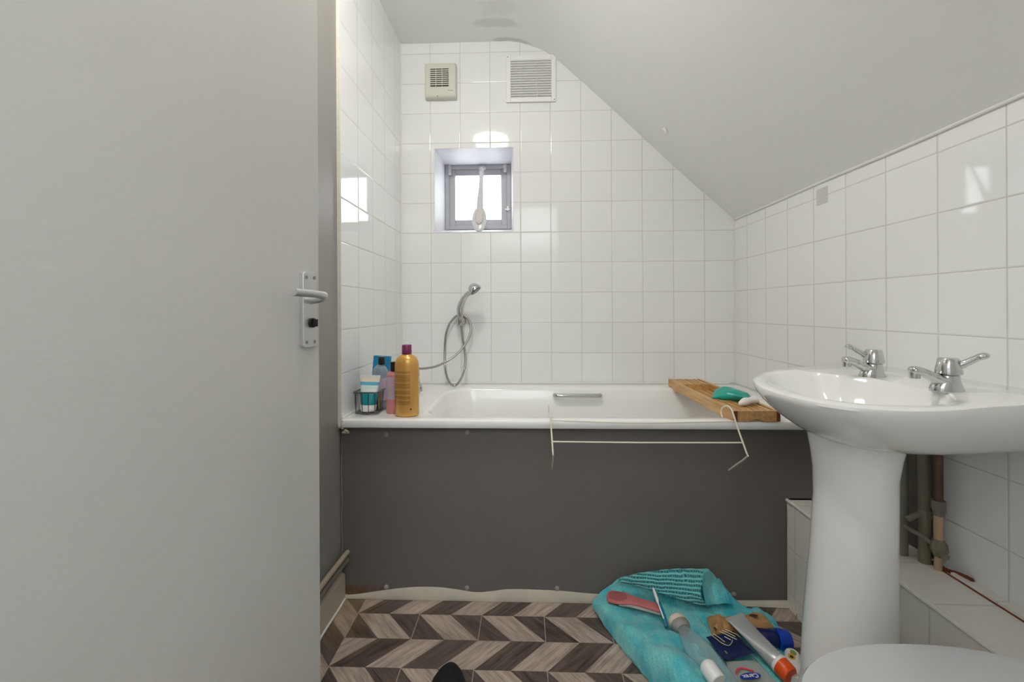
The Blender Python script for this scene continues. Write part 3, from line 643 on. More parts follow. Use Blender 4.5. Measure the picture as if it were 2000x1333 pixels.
cp = thing('copper_pipe', (1.008, 1.065, .357), 'brown copper pipe with an isolating valve against the right wall', 'pipe')
build('pipe_run', M().tube([(1.006, 1.065, .52), (1.006, 1.065, .62), (1.006, 1.065, .697)], .0092, 14), 'copper', cp, smooth=True)
build('compression_nut', M().tube([(1.006, 1.065, .503), (1.006, 1.065, .527)], .0145, 6).tube([(1.006, 1.065, .490), (1.006, 1.065, .504)], .0115, 12), 'pipegrey', cp)
build('wrapped_pipe', M().tube([(1.006, 1.065, .425), (1.006, 1.065, .495)], .0095, 14), 'tan', cp, smooth=True, label='tan wrapped stretch')
vb = build('valve', M().tube([(1.006, 1.065, .432), (1.006, 1.065, .422), (1.002, 1.060, .408), (1.002, 1.060, .392)], [.010, .016, .017, .010], 8).tube([(1.0, 1.063, .412), (.992, 1.032, .405)], .008, 6), 'olive', cp, smooth=True)
build('link_pipe', M().tube([(.962, 1.11, .440), (.985, 1.08, .428), (1.0, 1.065, .412)], .0055, 8), 'pipegrey', cp, smooth=True)
build('pipe_tail', M().tube([(1.002, 1.060, .395), (1.004, 1.065, .357)], .008, 10), 'tan', cp, smooth=True)
o = build('sealant_smear', M().tube(spline([(1.010, 1.10, .359), (1.015, 1.075, .360), (1.019, 1.055, .360), (1.024, 1.03, .366), (1.028, 1.005, .367)], 5), [.0045, .0055] * 10 + [.002], 8), 'rust', bxg, smooth=True)
build('grime_shade_patch', polyslab([(1.085, .359), (1.33, .359), (1.34, .50), (1.30, .60), (1.33, .70), (1.10, .70), (1.105, .62), (1.085, .55), (1.10, .47)], None, lambda a, b, d: (XR - .0015 + d, a, b), .003), plain('grime_and_shade_tone', (104, 98, 90), .85, var=.45, scale=22), bxg, label='patch of wall behind the pipes, dark with grime and painted shade')  # grime plus the shadow behind the pipes, both put into the colour
build('pipe_clip', M().box(.985, 1.028, 1.10, 1.125, .655, .668), 'grime', pu)

# ------------------------------------------------------------------ basin and pedestal
def polar(pts, C, n, amp=None):
    """Radius as a function of angle round C for a closed outline (pts in order), resampled to n angles."""
    L = []
    for i in range(len(pts)):
        p, q = Vector(pts[i][:2]), Vector(pts[(i + 1) % len(pts)][:2])
        zz0, zz1 = pts[i][2], pts[(i + 1) % len(pts)][2]
        for k in range(12): t = k / 12; w = p.lerp(q, t) - C; L.append((math.atan2(w.y, w.x) % (2 * pi), w.length, zz0 + (zz1 - zz0) * t))
    L.sort(); out = []
    for j in range(n):
        a = 2 * pi * j / n
        hi = next((k for k, e in enumerate(L) if e[0] >= a), None)
        if hi is None: e0, e1 = L[-1], (L[0][0] + 2 * pi,) + L[0][1:]
        elif hi == 0: e0, e1 = (L[-1][0] - 2 * pi,) + L[-1][1:], L[0]
        else: e0, e1 = L[hi - 1], L[hi]
        t = (a - e0[0]) / max(1e-9, e1[0] - e0[0]); out.append((a, e0[1] + (e1[1] - e0[1]) * t, e0[2] + (e1[2] - e0[2]) * t))
    return out
def smoothr(L, k=2):
    for _ in range(k):
        L = [(L[i][0], (L[i - 1][1] + 2 * L[i][1] + L[(i + 1) % len(L)][1]) / 4, (L[i - 1][2] + 2 * L[i][2] + L[(i + 1) % len(L)][2]) / 4) for i in range(len(L))]
    return L
CB = Vector((.77, .96)); N = 128
outer = [(XR, 1.25, .832), (.995, 1.272, .832), (0.9391, 1.2751, 0.8310), (0.8629, 1.2715, 0.8300), (0.7945, 1.2568, 0.8290), (0.7284, 1.2319, 0.8280), (0.6735, 1.1981, 0.8270), (0.6184, 1.1481, 0.8260), (0.5710, 1.0862, 0.8250), (0.5469, 1.0312, 0.8240), (0.5347, 0.9887, 0.8230), (0.5298, 0.9508, 0.8230), (0.5329, 0.9070, 0.8220), (0.5402, 0.8678, 0.8220), (0.5531, 0.8297, 0.8220), (0.5753, 0.7992, 0.8220), (0.6003, 0.7789, 0.8220), (0.6252, 0.7655, 0.8220), (0.6770, 0.7548, 0.8220), (0.7371, 0.7547, 0.8240), (0.8225, 0.7674, 0.8280), (0.8803, 0.7757, 0.8290), (.98, .792, .831), (XR, .80, .832)]
inner = [(0.6069, 1.0845, 0.8240), (0.6404, 1.1324, 0.8250), (0.6789, 1.1573, 0.8260), (0.7331, 1.1599, 0.8270), (0.7821, 1.1486, 0.8280), (0.7847, 1.1091, 0.8280), (0.8108, 1.0924, 0.8280), (0.8391, 1.0553, 0.8270), (0.8517, 0.9936, 0.8260), (0.8569, 0.9431, 0.8260), (0.8616, 0.9031, 0.8260), (0.8432, 0.8612, 0.8260), (0.8125, 0.8233, 0.8240), (0.7738, 0.8016, 0.8220), (0.7058, 0.7971, 0.8200), (0.6480, 0.8047, 0.8200), (0.6124, 0.8242, 0.8200), (0.5771, 0.8748, 0.8200), (0.5756, 0.9316, 0.8200), (0.5750, 0.9806, 0.8210), (0.5857, 1.0359, 0.8220)]
RO = smoothr(polar(outer, CB, N), 2); RI = smoothr(polar(inner, CB, N), 3)
def ring(R, k=1., dz=0., add=0., z=None, C=CB, C2=None):
    out = []
    for a, r, zz in R:
        q = C + Vector((cos(a), sin(a))) * (r * k + add)
        if C2 is not None: q = q + C2
        out.append((min(q.x, XR - .0005), q.y, (zz if z is None else z) + dz))
    return out
def under(z, sx, sy):
    out = []
    for a, r, zz in RO:
        q = CB + Vector((cos(a), sin(a))) * r
        out.append((min(XR - .0005, XR - (XR - q.x) * sx), .985 + (q.y - .985) * sy, z))
    return out
def ringb(t, z):   # bowl inside: from the inner edge towards the drain
    D = Vector((.735, .965)); out = []
    for a, r, zz in RI:
        q = CB + Vector((cos(a), sin(a))) * r; q = q.lerp(D, t); out.append((q.x, q.y, z if z is not None else zz))
    return out
bs = thing('wash_basin', (.77, .97, .70), 'white ceramic wash basin with two chrome taps on the right wall', 'basin')
rg = [ringb(.93, .705), ringb(.8, .709), ringb(.6, .720), ringb(.4, .738), ringb(.24, .762), ringb(.12, .790), ringb(.055, .808)]
rg += [[(x, y, z - .004) for x, y, z in ring(RI, 1, 0, -.002)], ring(RI, 1, 0, .003), [tuple(Vector(p).lerp(Vector(q), .5) + Vector((0, 0, .001))) for p, q in zip(ring(RI), ring(RO))], ring(RO, 1, -.001, -.008), ring(RO, 1, -.004, -.0015), ring(RO, 1, -.010, 0)]
rg += [under(.802, .992, .985), under(.788, .972, .958), under(.769, .935, .905), under(.750, .89, .835), under(.731, .835, .745), under(.718, .79, .66), under(.710, .73, .58), under(.707, .60, .45)]
build('basin_bowl', M().loft(rg), 'ceramic', bs, smooth=True)
build('drain', M().lathe([(.022, .7055), (.022, .7075), (.012, .7065)], 20, cx=.735, cy=.965), 'chrome', bs, smooth=True)
# overflow slot on the wall side of the bowl
oc = Vector((0.8520, 0.9968, 0.7960)); od = Vector((-.62, -.17, .76)).normalized()
osl = M(); fr_ = frame(oc + Vector((-.002, 0, 0)), oc + Vector((-.004, 0, .0005)), (0, 0, 1))
slot = [(.006 * cos(a) + (.013 if cos(a) > 0 else -.013), .006 * sin(a)) for a in [2 * pi * (k + .5) / 20 for k in range(20)]]
ut = Vector((.12, -1, -.02)).normalized(); vt = Vector((.35, 0, 1)).normalized()
build('overflow_slot', M().loft([[oc + ut * a + vt * b + Vector((.003, 0, 0)) for a, b in slot], [oc + ut * a + vt * b - Vector((.0012, 0, 0)) for a, b in slot]]), 'grime', bs, smooth=True)
pc = Vector((0.8866, 0.9859, 0.7960)); m = M()
for k in range(7): m.tube([pc + Vector((-.001, -.003 * sin(k * 2), -.0035 * k + .006)), pc + Vector((-.004, -.003 * sin(k * 2), -.0035 * k + .006))], .0028 - .0002 * k, 7)
build('plug_stub', m, 'dsteel', bs, smooth=True, label='broken plug chain stub')
def pillar_tap(base, spd, lvd, label):
    base = Vector(base); sp = Vector(spd).normalized(); sd = Vector((-sp.y, sp.x, 0)); zz = Vector((0, 0, 1))
    t = thing('basin_tap', base, label, 'tap', 'taps on the wash basin')
    q = lambda a, b, c: base + sp * a + sd * b + zz * c
    def ell(cx, ax_, by, z, n=20): return [q(cx + ax_ * cos(2 * pi * k / n), by * sin(2 * pi * k / n), z) for k in range(n)]
    build('tap_body', M().loft([ell(.004, .029, .022, -.004), ell(.004, .029, .022, .002), ell(.004, .026, .020, .010), ell(.001, .020, .0175, .022), ell(0, .0175, .0165, .030)]), 'chrome', t, smooth=True)
    build('spout', M().tube(spline([q(.000, 0, .016), q(.020, 0, .021), q(.036, 0, .029), q(.050, 0, .036), q(.063, 0, .0385), q(.072, 0, .037)], 5),
                            [(.006, .010), (.0095, .0155), (.0115, .0175), (.0120, .0175)] + [(.0115, .016)] * 4 + [(.0100, .0135)] * 5 + [(.0095, .0125)] * 5 + [(.0098, .0125)] * 4 + [(.0092, .012), (.0075, .010), (.005, .007), (.002, .003)], 16).tube([q(.063, 0, .036), q(.063, 0, .023)], .0092, 14), 'chrome', t, smooth=True)
    cap = build('tap_cap', M().lathe([(.0175, .031), (.0215, .034), (.0212, .040), (.0168, .064), (.0145, .0662), (.001, .0665)], 24).xf(Matrix.Translation(base)), 'chrome', t, smooth=True)
    l = Vector(lvd).normalized(); w = Vector((-l.y, l.x, 0)).normalized(); o_ = base + zz * .052
    build('lever', M().tube(spline([o_ + l * .008 - zz * .006, o_ + l * .020 - zz * .001, o_ + l * .032 + zz * .005, o_ + l * .042 + zz * .0105, o_ + l * .050 + zz * .013, o_ + l * .058 + zz * .0125], 4),
                            [(.0085, .0075)] * 5 + [(.0068, .0072)] * 5 + [(.0062, .0078)] * 3 + [(.0068, .0105)] * 4 + [(.0062, .011), (.0055, .010), (.0042, .008), (.0015, .003)], 14), 'chrome', cap, smooth=True)
    return t
pillar_tap((.866, 1.080, .829), (-1, .06, 0), (-.85, .42, .12), 'chrome pillar tap nearer the bath with its lever turned left')
pillar_tap((.872, .900, .829), (-1, .10, 0), (.72, -.70, .18), 'chrome pillar tap farther from the bath with its lever turned right')

ped = M(); prf = [(.0, .104, .700, .945), (.03, .102, .700, .945), (.06, .096, .701, .945), (.20, .088, .702, .946), (.32, .083, .704, .947), (.45, .0775, .711, .948), (.58, .0745, .7185, .95), (.64, .0755, .719, .951), (.68, .081, .7215, .953), (.704, .086, .724, .955), (.728, .090, .724, .955), (.745, .080, .724, .955)]
N2 = 40
build('pedestal', ped.loft([[(cx + r * cos(2 * pi * k / N2), cy + r * sin(2 * pi * k / N2), z) for k in range(N2)] for z, r, cx, cy in prf]), 'ceramic', bs, smooth=True)

# ------------------------------------------------------------------ toilet (only the front of the lid shows)
tl = thing('toilet', (.66, .535, 0), 'toilet with a closed pale grey lid, in front of the pedestal', 'toilet')
def sup(cx, cy, a, b, z, n=2.35, k=48):
    out = []
    for j in range(k):
        t_ = 2 * pi * j / k; c, s_ = cos(t_), sin(t_)
        out.append((cx + a * math.copysign(abs(c) ** (2 / n), c), cy + b * math.copysign(abs(s_) ** (2 / n), s_), z))
    return out
TX, TY = .640, .540
build('toilet_lid', M().loft([sup(TX, TY, .256, .190, .412), sup(TX, TY, .263, .197, .415), sup(TX, TY, .265, .199, .422), sup(TX, TY, .260, .194, .430), sup(TX, TY, .24, .174, .434), sup(TX, TY, .14, .10, .437), sup(TX, TY, .04, .03, .438)]), 'lid', tl, smooth=True)
build('toilet_seat', M().loft([sup(TX, TY, .238, .186, .390), sup(TX, TY, .246, .194, .394), sup(TX, TY, .244, .192, .409), sup(TX, TY, .236, .184, .411)]), 'lid', tl, smooth=True)
build('toilet_bowl', M().loft([sup(.70, TY, .17, .10, 0), sup(.70, TY, .165, .095, .06), sup(.69, TY, .15, .09, .16), sup(.67, TY, .19, .14, .28), sup(TX, TY, .225, .175, .37), sup(TX, TY, .228, .178, .389)]), 'ceramic', tl, smooth=True)
build('cistern', M().box(.905, 1.03, .35, .66, .375, .74), 'ceramic', tl, bevel=.015, seg=3)

# ------------------------------------------------------------------ things on the bath rim
t = thing('shampoo_bottle', (-.4225, 1.470, ZRIM), 'tall gold shampoo bottle with a maroon cap on the bath rim', 'bottle')
build('bottle_body', M().lathe([(.036, 0), (.0405, .002), (.0420, .008), (.0422, .176), (.0412, .187), (.0375, .198), (.030, .208), (.0175, .2145), (.0155, .218)], 40, sx=1.0, sy=.78), 'gold', t, smooth=True, mx=Matrix.Translation((-.4225, 1.470, ZRIM)), label='gold bottle body with rows of small brown print')
build('bottle_cap', M().lathe([(.0165, .2165), (.0170, .218), (.0165, .247), (.0155, .249), (.001, .249)], 24).shift((-.4225, 1.470, ZRIM)), 'maroon', t, smooth=True)
build('bottle_mark', M().tube([(-.403, 1.4395, ZRIM + .030), (-.399, 1.4405, ZRIM + .026)], .0022, 6), 'darkgap', t)

t = thing('shower_gel_bottle', (-.4775, 1.468, ZRIM), 'pale pink see-through bottle with a black cap, left of the gold bottle', 'bottle')
build('bottle_body', M().lathe([(.020, 0), (.0225, .003), (.0225, .135), (.020, .143), (.012, .149), (.011, .153)], 28, sx=1, sy=.8).shift((-.4835, 1.500, ZRIM)), 'pink', t, smooth=True)
build('bottle_cap', M().lathe([(.0125, .152), (.0130, .154), (.0125, .185), (.001, .186)], 20).shift((-.4785, 1.500, ZRIM)), 'black', t, smooth=True)
build('bottle_label', M().lathe([(.0229, .052), (.0229, .132)], 28, sx=1, sy=.8).shift((-.4835, 1.500, ZRIM)), 'lilac', t, smooth=True)

bk = thing('wire_basket', (-.567, 1.55, ZRIM), 'small chrome wire basket of toiletries in the left corner of the bath rim', 'basket')
x0, x1, y0, y1, zt, zb = -.6135, -.5255, 1.462, 1.630, .708, .634
def rr(x0, x1, y0, y1, z, r=.012): return rrect(x0, x1, y0, y1, r, z, 5)
rt = rr(x0, x1, y0, y1, zt); rb = rr(x0 + .004, x1 - .004, y0 + .004, y1 - .004, zb)
build('basket_rim', M().tube(rt + rt[:1], (.0028), 8), 'dsteel', bk, smooth=True)
build('basket_base', M().tube(rb + rb[:1], .0016, 6), 'dsteel', bk, smooth=True)
for k in range(4):
    x = x0 + .010 + k * (x1 - x0 - .020) / 3
    build('basket_wire', M().tube([(x, y0, zt), (x, y0 + .004, zb), (x, y1 - .004, zb), (x, y1, zt)], .0013, 6), 'dsteel', bk)
for k in range(12):
    y = y0 + .016 + k * (y1 - y0 - .032) / 11
    build('basket_wire', M().tube([(x1, y, zt), (x1 - .004, y, zb), (x0 + .004, y, zb), (x0, y, zt)], .0012, 6), 'dsteel', bk)

def tube_pack(name, base, top, w, th, body, capc, label, cat, hcap, upv=(0, 0, 1), lab2=None, ribs=False, org_at_top=False):
    """Squeeze tube: cap at base, flat crimp at top; frame z from base to top."""
    fm = frame(base, top, upv); L = (Vector(top) - Vector(base)).length
    t = thing(name, base, label, cat)
    def ov(a, b, z, n=28): return [(a * cos(2 * pi * k / n), b * sin(2 * pi * k / n), z) for k in range(n)]
    r = w * .36
    rg = [ov(r * .9, r * .9, hcap), ov(r * 1.02, r * 1.0, hcap + .006)]
    for k in range(1, 9): q = k / 8; rg.append(ov(r * 1.02 + (w / 2 - r * 1.02) * q, max(.0016, r * (1 - q) ** .85), hcap + .006 + (L - hcap - .012) * q))
    rg.append(ov(w / 2, .0014, L))
    build('tube_body', M().loft(rg), body, t, smooth=True, mx=fm)
    build('tube_crimp', M().box(-w / 2 - .0005, w / 2 + .0005, -.0018, .0018, L - .009, L + .0005), 'whitep' if lab2 is None else lab2, t, mx=fm)
    build('tube_cap', M().lathe([(r * .86, 0), (r * 1.0, .004), (r * 1.05, hcap * .5), (r * 1.04, hcap), (r * .8, hcap + .002)], 24), capc, t, smooth=True, mx=fm)
    return t, fm
tube_pack('cream_tube', (-.5690, 1.490, .6372), (-.5655, 1.503, .764), .074, .03, 'tubebands', 'whitep', 'white and teal tube standing on its cap in the wire basket', 'tube', .022, upv=(0, -1, .1))
t = thing('clear_bottle', (-.545, 1.552, .636), 'clear bottle with a black cap and lilac label, behind the teal tube', 'bottle')
build('bottle_body', M().lathe([(.024, 0), (.027, .003), (.029, .08), (.0295, .125), (.027, .140), (.020, .152), (.0125, .158), (.0115, .163)], 28, sx=1, sy=.75).shift((-.546, 1.552, .6362)), 'bluecl', t, smooth=True)
build('bottle_label', M().lathe([(.0295, .03), (.0300, .112)], 28, sx=1, sy=.75).shift((-.546, 1.552, .6362)), 'lilac', t, smooth=True)
build('bottle_cap', M().lathe([(.0125, .161), (.0135, .163), (.0120, .187), (.0110, .189), (.001, .189)], 20).shift((-.541, 1.552, .6362)), 'black', t, smooth=True)
t = thing('blue_box', (-.553, 1.605, .636), 'tall blue card box leaning at the back of the wire basket', 'box')
m = M().loft([[(-.603, 1.586, .6365), (-.533, 1.586, .6365), (-.533, 1.604, .6365), (-.603, 1.604, .6365)], [(-.588, 1.598, .824), (-.524, 1.598, .820), (-.524, 1.618, .820), (-.588, 1.618, .824)]])
props(build('box_body', m, 'bluebox', t, bevel=.0015), None)
build('box_flap', M().loft([[(-.5885, 1.5970, .795), (-.5238, 1.5970, .792), (-.5238, 1.5982, .792), (-.5885, 1.5982, .795)], [(-.5875, 1.5975, .8245), (-.5245, 1.5975, .8205), (-.5245, 1.599, .8205), (-.5875, 1.599, .8245)]]), 'bluebox', t)
o = build('sachet', M().loft([[(-.541, 1.530, .637), (-.5325, 1.500, .637), (-.5335, 1.499, .637), (-.543, 1.529, .637)], [(-.545, 1.531, .69), (-.531, 1.496, .675), (-.533, 1.495, .675), (-.548, 1.530, .69)]]), 'yellow', org=(-.54, 1.515, .637)); props(o, 'small yellow sachet showing through the right side of the wire basket', 'sachet')

# wooden bath tray and what lies on it
tr = thing('bath_tray', (.765, 1.72, ZRIM), 'bamboo slatted tray laid across the right end of the bath', 'tray')
tx0, tx1, ty0, ty1, z0, z1 = .676, .828, 1.402, 2.035, ZRIM + .0005, ZRIM + .036
for x, nme in ((tx0, 'a'), (tx1 - .014, 'b')):
    prof_ = [(ty0, z0), (ty0 + .012, z0), (ty0 + .018, z0 + .006), (ty0 + .050, z0 + .006), (ty0 + .056, z0 - .0)]
    prof_ = [(ty0, z0), (ty0 + .045, z0), (ty0 + .06, z0 - .012), (ty0 + .10, z0 - .012), (ty0 + .115, z0 - .004), (ty1 - .115, z0 - .004), (ty1 - .10, z0 - .012), (ty1 - .075, z0 - .012), (ty1 - .055, z0 + .004), (ty1, z0 + .012 - .012), (ty1, z1), (ty0, z1)]
    build('side_rail', polyslab(prof_, None, lambda a, b, d, x=x: (x + d, a, b), .014), 'wood', tr, bevel=.0015)
arch = [(tx0 + .0145, z0)] + [(tx0 + .052, z0)] + [(tx0 + .055 + .04 * k / 8, z0 + .008 * sin(pi * k / 8)) for k in range(1, 8)] + [(tx0 + .098, z0), (tx1 - .0145, z0), (tx1 - .0145, z1 - .001), (tx0 + .0145, z1 - .001)]
for y in (ty0 + .0005, ty1 - .0125):
    build('end_rail', polyslab(arch, None, lambda a, b, d, y=y: (a, y + d, b), .012), 'wood', tr)
for x in (tx0, tx1 - .014): build('end_grain', M().box(x + .001, x + .0125, ty0 - .0006, ty0 + .001, z0 + .0005, z1 - .0015), plain('dark_end_grain', (112, 62, 26), .6, var=.2, scale=120), tr, label='dark end grain')
for ya, yb in ((ty0 + .014, ty0 + .135), (ty1 - .125, ty1 - .014)):
    for k in range(6):
        x = tx0 + .018 + k * .0198
        build('slat', M().box(x, x + .0145, ya, yb, z1 - .012, z1 - .002), 'wood', tr, bevel=.001, seg=1)
for y in (ty0 + .135, ty1 - .137): build('cross_bar', M().box(tx0 + .014, tx1 - .014, y, y + .012, z0 + .001, z1 - .001), 'wood', tr)
for k in range(4):
    x = tx0 + .022 + k * .030; build('basket_slat', M().box(x, x + .022, ty0 + .147, ty1 - .137, z0 + .001, z0 + .008), 'wood', tr)

def blob(rings, seedv, amp, freq=30.):
    m = M().loft(rings); out = []
    for a in m.v:
        n = noise.noise_vector(a * freq + Vector((seedv, 0, 0))); out.append(a + n * amp)
    m.v = out; return m
# folded teal sachet
rg = []
for k in range(13):
    q = k / 12; w = [.014, .030, .044, .050, .054, .056, .056, .055, .052, .047, .040, .032, .020][k]; h = [.005, .010, .015, .019, .022, .023, .023, .022, .021, .018, .015, .012, .005][k]
    cx = .690 + .128 * q; cy = 1.595 - .03 * q + .01 * sin(q * 6)
    rg.append([(cx + .010 * cos(2 * pi * j / 20), cy + w * cos(2 * pi * j / 20), .6625 + h * .9 + h * sin(2 * pi * j / 20)) for j in range(20)])
o = build('wash_sachet', blob(rg, 3., .010, 42), 'teal_s', smooth=True, sub=1, org=(.76, 1.59, .664)); props(o, 'crumpled shiny teal sachet on the bath tray', 'sachet')
rg = []
for k in range(11):
    q = k / 10; w = [.007, .013, .017, .017, .015, .013, .015, .019, .021, .019, .010][k]; h = [.006, .010, .013, .013, .012, .011, .012, .014, .015, .013, .006][k]
    cx = .7245 + .090 * q; cy = 1.462 + .045 * q
    rg.append([(cx, cy + w * cos(2 * pi * j / 16), .666 + h + h * sin(2 * pi * j / 16)) for j in range(16)])
o = build('soap_wrapper', blob(rg, 9., .004, 35), 'soap', smooth=True, sub=1, org=(.77, 1.48, .663)); props(o, 'crumpled white soap lump at the near end of the bath tray', 'soap')

# cream wire towel rail hooked over the rim
rk = thing('towel_rail', (.37, 1.38, .60), 'cream wire towel rail hooked over the front rim of the bath', 'rail')
def hook(x, lean):
    pf = [q[1:] for q in ((0.6650, 1.4550, 0.6279), (0.6650, 1.4662, 0.6390), (0.6650, 1.4622, 0.6558), (0.6650, 1.4434, 0.6680), (0.6650, 1.4216, 0.6748), (0.6650, 1.4005, 0.6721), (0.6650, 1.3869, 0.6636), (0.6650, 1.3510, 0.6191), (0.6650, 1.3139, 0.5794), (0.6650, 1.2961, 0.5603), (0.6650, 1.2888, 0.5551), (0.6650, 1.3205, 0.5299), (0.6650, 1.3619, 0.5003), (0.6650, 1.4061, 0.4671))]
    global PF; PF = pf
    return M().tube(spline([(x + lean * (z - .60), y, z) for y, z in pf[:10]], 5) + [(x + lean * (z - .60), y, z) for y, z in pf[10:]], .0026, 8)
build('hook', hook(.078, -.03), 'wire', rk, smooth=True); build('hook', hook(.665, .02), 'wire', rk, smooth=True)
def yat(z):
    for (ya, za), (yb, zb) in zip(PF[5:10], PF[6:11]):
        if zb <= z <= za: return yb + (ya - yb) * (z - zb) / (za - zb)
    return PF[8][0]
build('cross_wire', M().tube([(.079, yat(.585), .585), (.35, yat(.584) - .001, .584), (.665, yat(.585), .585)], .0024, 8), 'wire', rk, smooth=True)
build('cross_wire', M().tube(spline([(.077, yat(.639), .639), (.2, yat(.636), .636), (.36, yat(.633), .633), (.52, yat(.635), .6355), (.665, yat(.638), .638)], 4), .0022, 8), 'wire', rk, smooth=True)

# ------------------------------------------------------------------ towel heap on the floor
G = [
 [(0.2571, 1.4269, 0.0400), (0.2921, 1.4297, 0.0750), (0.3434, 1.4431, 0.0950), (0.4696, 1.4500, 0.1050), (0.6156, 1.4538, 0.1050), (0.6556, 1.4258, 0.0650), (0.6851, 1.4010, 0.0250)],
 [(0.2281, 1.4068, 0.0360), (0.2769, 1.4228, 0.0500), (0.3389, 1.4249, 0.0600), (0.4606, 1.4230, 0.0600), (0.5801, 1.4184, 0.0550), (0.6721, 1.4081, 0.0400), (0.7156, 1.3901, 0.0200)],
 [(0.2188, 1.3913, 0.0280), (0.2678, 1.3769, 0.0440), (0.3380, 1.3741, 0.0440), (0.4470, 1.3818, 0.0340), (0.5632, 1.3776, 0.0260), (0.6733, 1.3769, 0.0220), (0.7614, 1.3904, 0.0140)],
 [(0.2243, 1.3744, 0.0150), (0.2691, 1.3193, 0.0460), (0.3468, 1.3149, 0.0460), (0.4463, 1.3313, 0.0280), (0.5499, 1.3341, 0.0200), (0.6676, 1.3336, 0.0180), (0.7670, 1.3574, 0.0120)],
 [(0.2447, 1.3252, 0.0060), (0.2891, 1.2560, 0.0500), (0.3586, 1.2474, 0.0580), (0.4391, 1.2743, 0.0300), (0.5512, 1.2824, 0.0200), (0.6750, 1.2884, 0.0180), (0.7560, 1.3111, 0.0100)],
 [(0.2730, 1.2524, 0.0040), (0.3089, 1.1998, 0.0440), (0.3676, 1.1725, 0.0700), (0.4449, 1.2085, 0.0400), (0.5498, 1.2291, 0.0200), (0.6698, 1.2374, 0.0160), (0.7473, 1.2581, 0.0100)],
 [(0.2987, 1.1886, 0.0040), (0.3299, 1.1397, 0.0460), (0.3819, 1.1096, 0.0780), (0.4531, 1.1432, 0.0460), (0.5523, 1.1735, 0.0200), (0.6600, 1.1812, 0.0160), (0.7254, 1.1935, 0.0100)],
 [(0.3254, 1.1343, 0.0040), (0.3568, 1.0900, 0.0440), (0.3989, 1.0608, 0.0760), (0.4693, 1.0932, 0.0440), (0.5535, 1.1204, 0.0180), (0.6429, 1.1275, 0.0140), (0.7007, 1.1359, 0.0080)],
 [(0.3498, 1.0848, 0.0040), (0.3810, 1.0469, 0.0400), (0.4188, 1.0182, 0.0700), (0.4814, 1.0498, 0.0400), (0.5486, 1.0727, 0.0180), (0.6227, 1.0813, 0.0120), (0.6743, 1.0892, 0.0060)],
]
def sheet(G, k=9, amp=.012, sd=0., th=.006):
    cols = [spline(r, k) for r in G]; n = len(cols[0]); rows = [spline([c[j] for c in cols], k) for j in range(n)]
    m = M(); h = len(rows[0])
    for i in range(h):
        for j in range(n):
            p = rows[j][i].copy(); q = noise.fractal(p * 13 + Vector((sd, 0, 0)), .8, 2.1, 4)
            r = sin(p.x * 150 + p.y * 60 + 3 * noise.noise(p * 10)) * .0009
            w_ = .0055 * sin((p.x * .62 + p.y * .78) * 62 + 5 * noise.noise(p * 7)) * max(0, min(1, (1.33 - p.y) * 8)) if amp > .005 else 0
            p.z = max(.0045, p.z + q * amp + r + w_ * min(1, p.z * 30)); m.v.append(p)
    for i in range(h - 1):
        for j in range(n - 1): a = i * n + j; m.f.append((a, a + 1, a + n + 1, a + n))
    return m
tw = thing('towel', (.45, 1.25, 0), 'crumpled teal towel heaped on the floor against the bath panel', 'towel')
# edges roll down to the floor
GG = []
for r in G:
    a0 = Vector(r[0]); a1 = Vector(r[-1]); GG.append([tuple((a0 + Vector((.006, -.004, 0))).to_2d()) + (.0045,)] + r + [tuple((a1 + Vector((.012, -.004, 0))).to_2d()) + (.0045,)])
back = [(p[0], min(1.430, p[1] + .012), max(.0045, p[2] * .35)) for p in GG[0]]
build('towel_sheet', sheet([back] + [[(p[0], min(p[1], 1.430), p[2]) for p in r] for r in GG]), 'towel', tw, smooth=True, solid=.007)
F = [
 [(0.3000, 1.4020, 0.1050), (0.3699, 1.3996, 0.1280), (0.4550, 1.4047, 0.1380), (0.5390, 1.4064, 0.1400), (0.5794, 1.4075, 0.1400)],
 [(0.3061, 1.3994, 0.1000), (0.3714, 1.3930, 0.1120), (0.4579, 1.3885, 0.1180), (0.5276, 1.3857, 0.1160), (0.5640, 1.3826, 0.1120)],
 [(0.3232, 1.4008, 0.0960), (0.3803, 1.3895, 0.0960), (0.4598, 1.3799, 0.0920), (0.5173, 1.3677, 0.0880), (0.5514, 1.3600, 0.0840)],
 [(0.3462, 1.4059, 0.0880), (0.3964, 1.3883, 0.0820), (0.4640, 1.3734, 0.0700), (0.5219, 1.3632, 0.0600), (0.5699, 1.3625, 0.0500)],
]
F = [[(p[0], min(p[1], 1.424), p[2]) for p in r] for r in F]
build('folded_flap', sheet(F, 7, .0015, 5.), 'rib', tw, smooth=True, solid=.007, label='ribbed flap folded forward')
SD = [
 [(0.5794, 1.4075, 0.1400), (0.5986, 1.4058, 0.1380), (0.6308, 1.4263, 0.0950), (0.6510, 1.4050, 0.0720)],
 [(0.5640, 1.3826, 0.1120), (0.6034, 1.4100, 0.0780), (0.6210, 1.3972, 0.0700), (0.6529, 1.3882, 0.0600)],
 [(0.5699, 1.3625, 0.0500), (0.5989, 1.3736, 0.0460), (0.6290, 1.3791, 0.0460), (0.6626, 1.3814, 0.0450)],
]
SD = [[(p[0], min(p[1], 1.424), p[2]) for p in r] for r in SD]
build('side_fold', sheet(SD, 7, .0015, 8.), 'towel', tw, smooth=True, solid=.006)

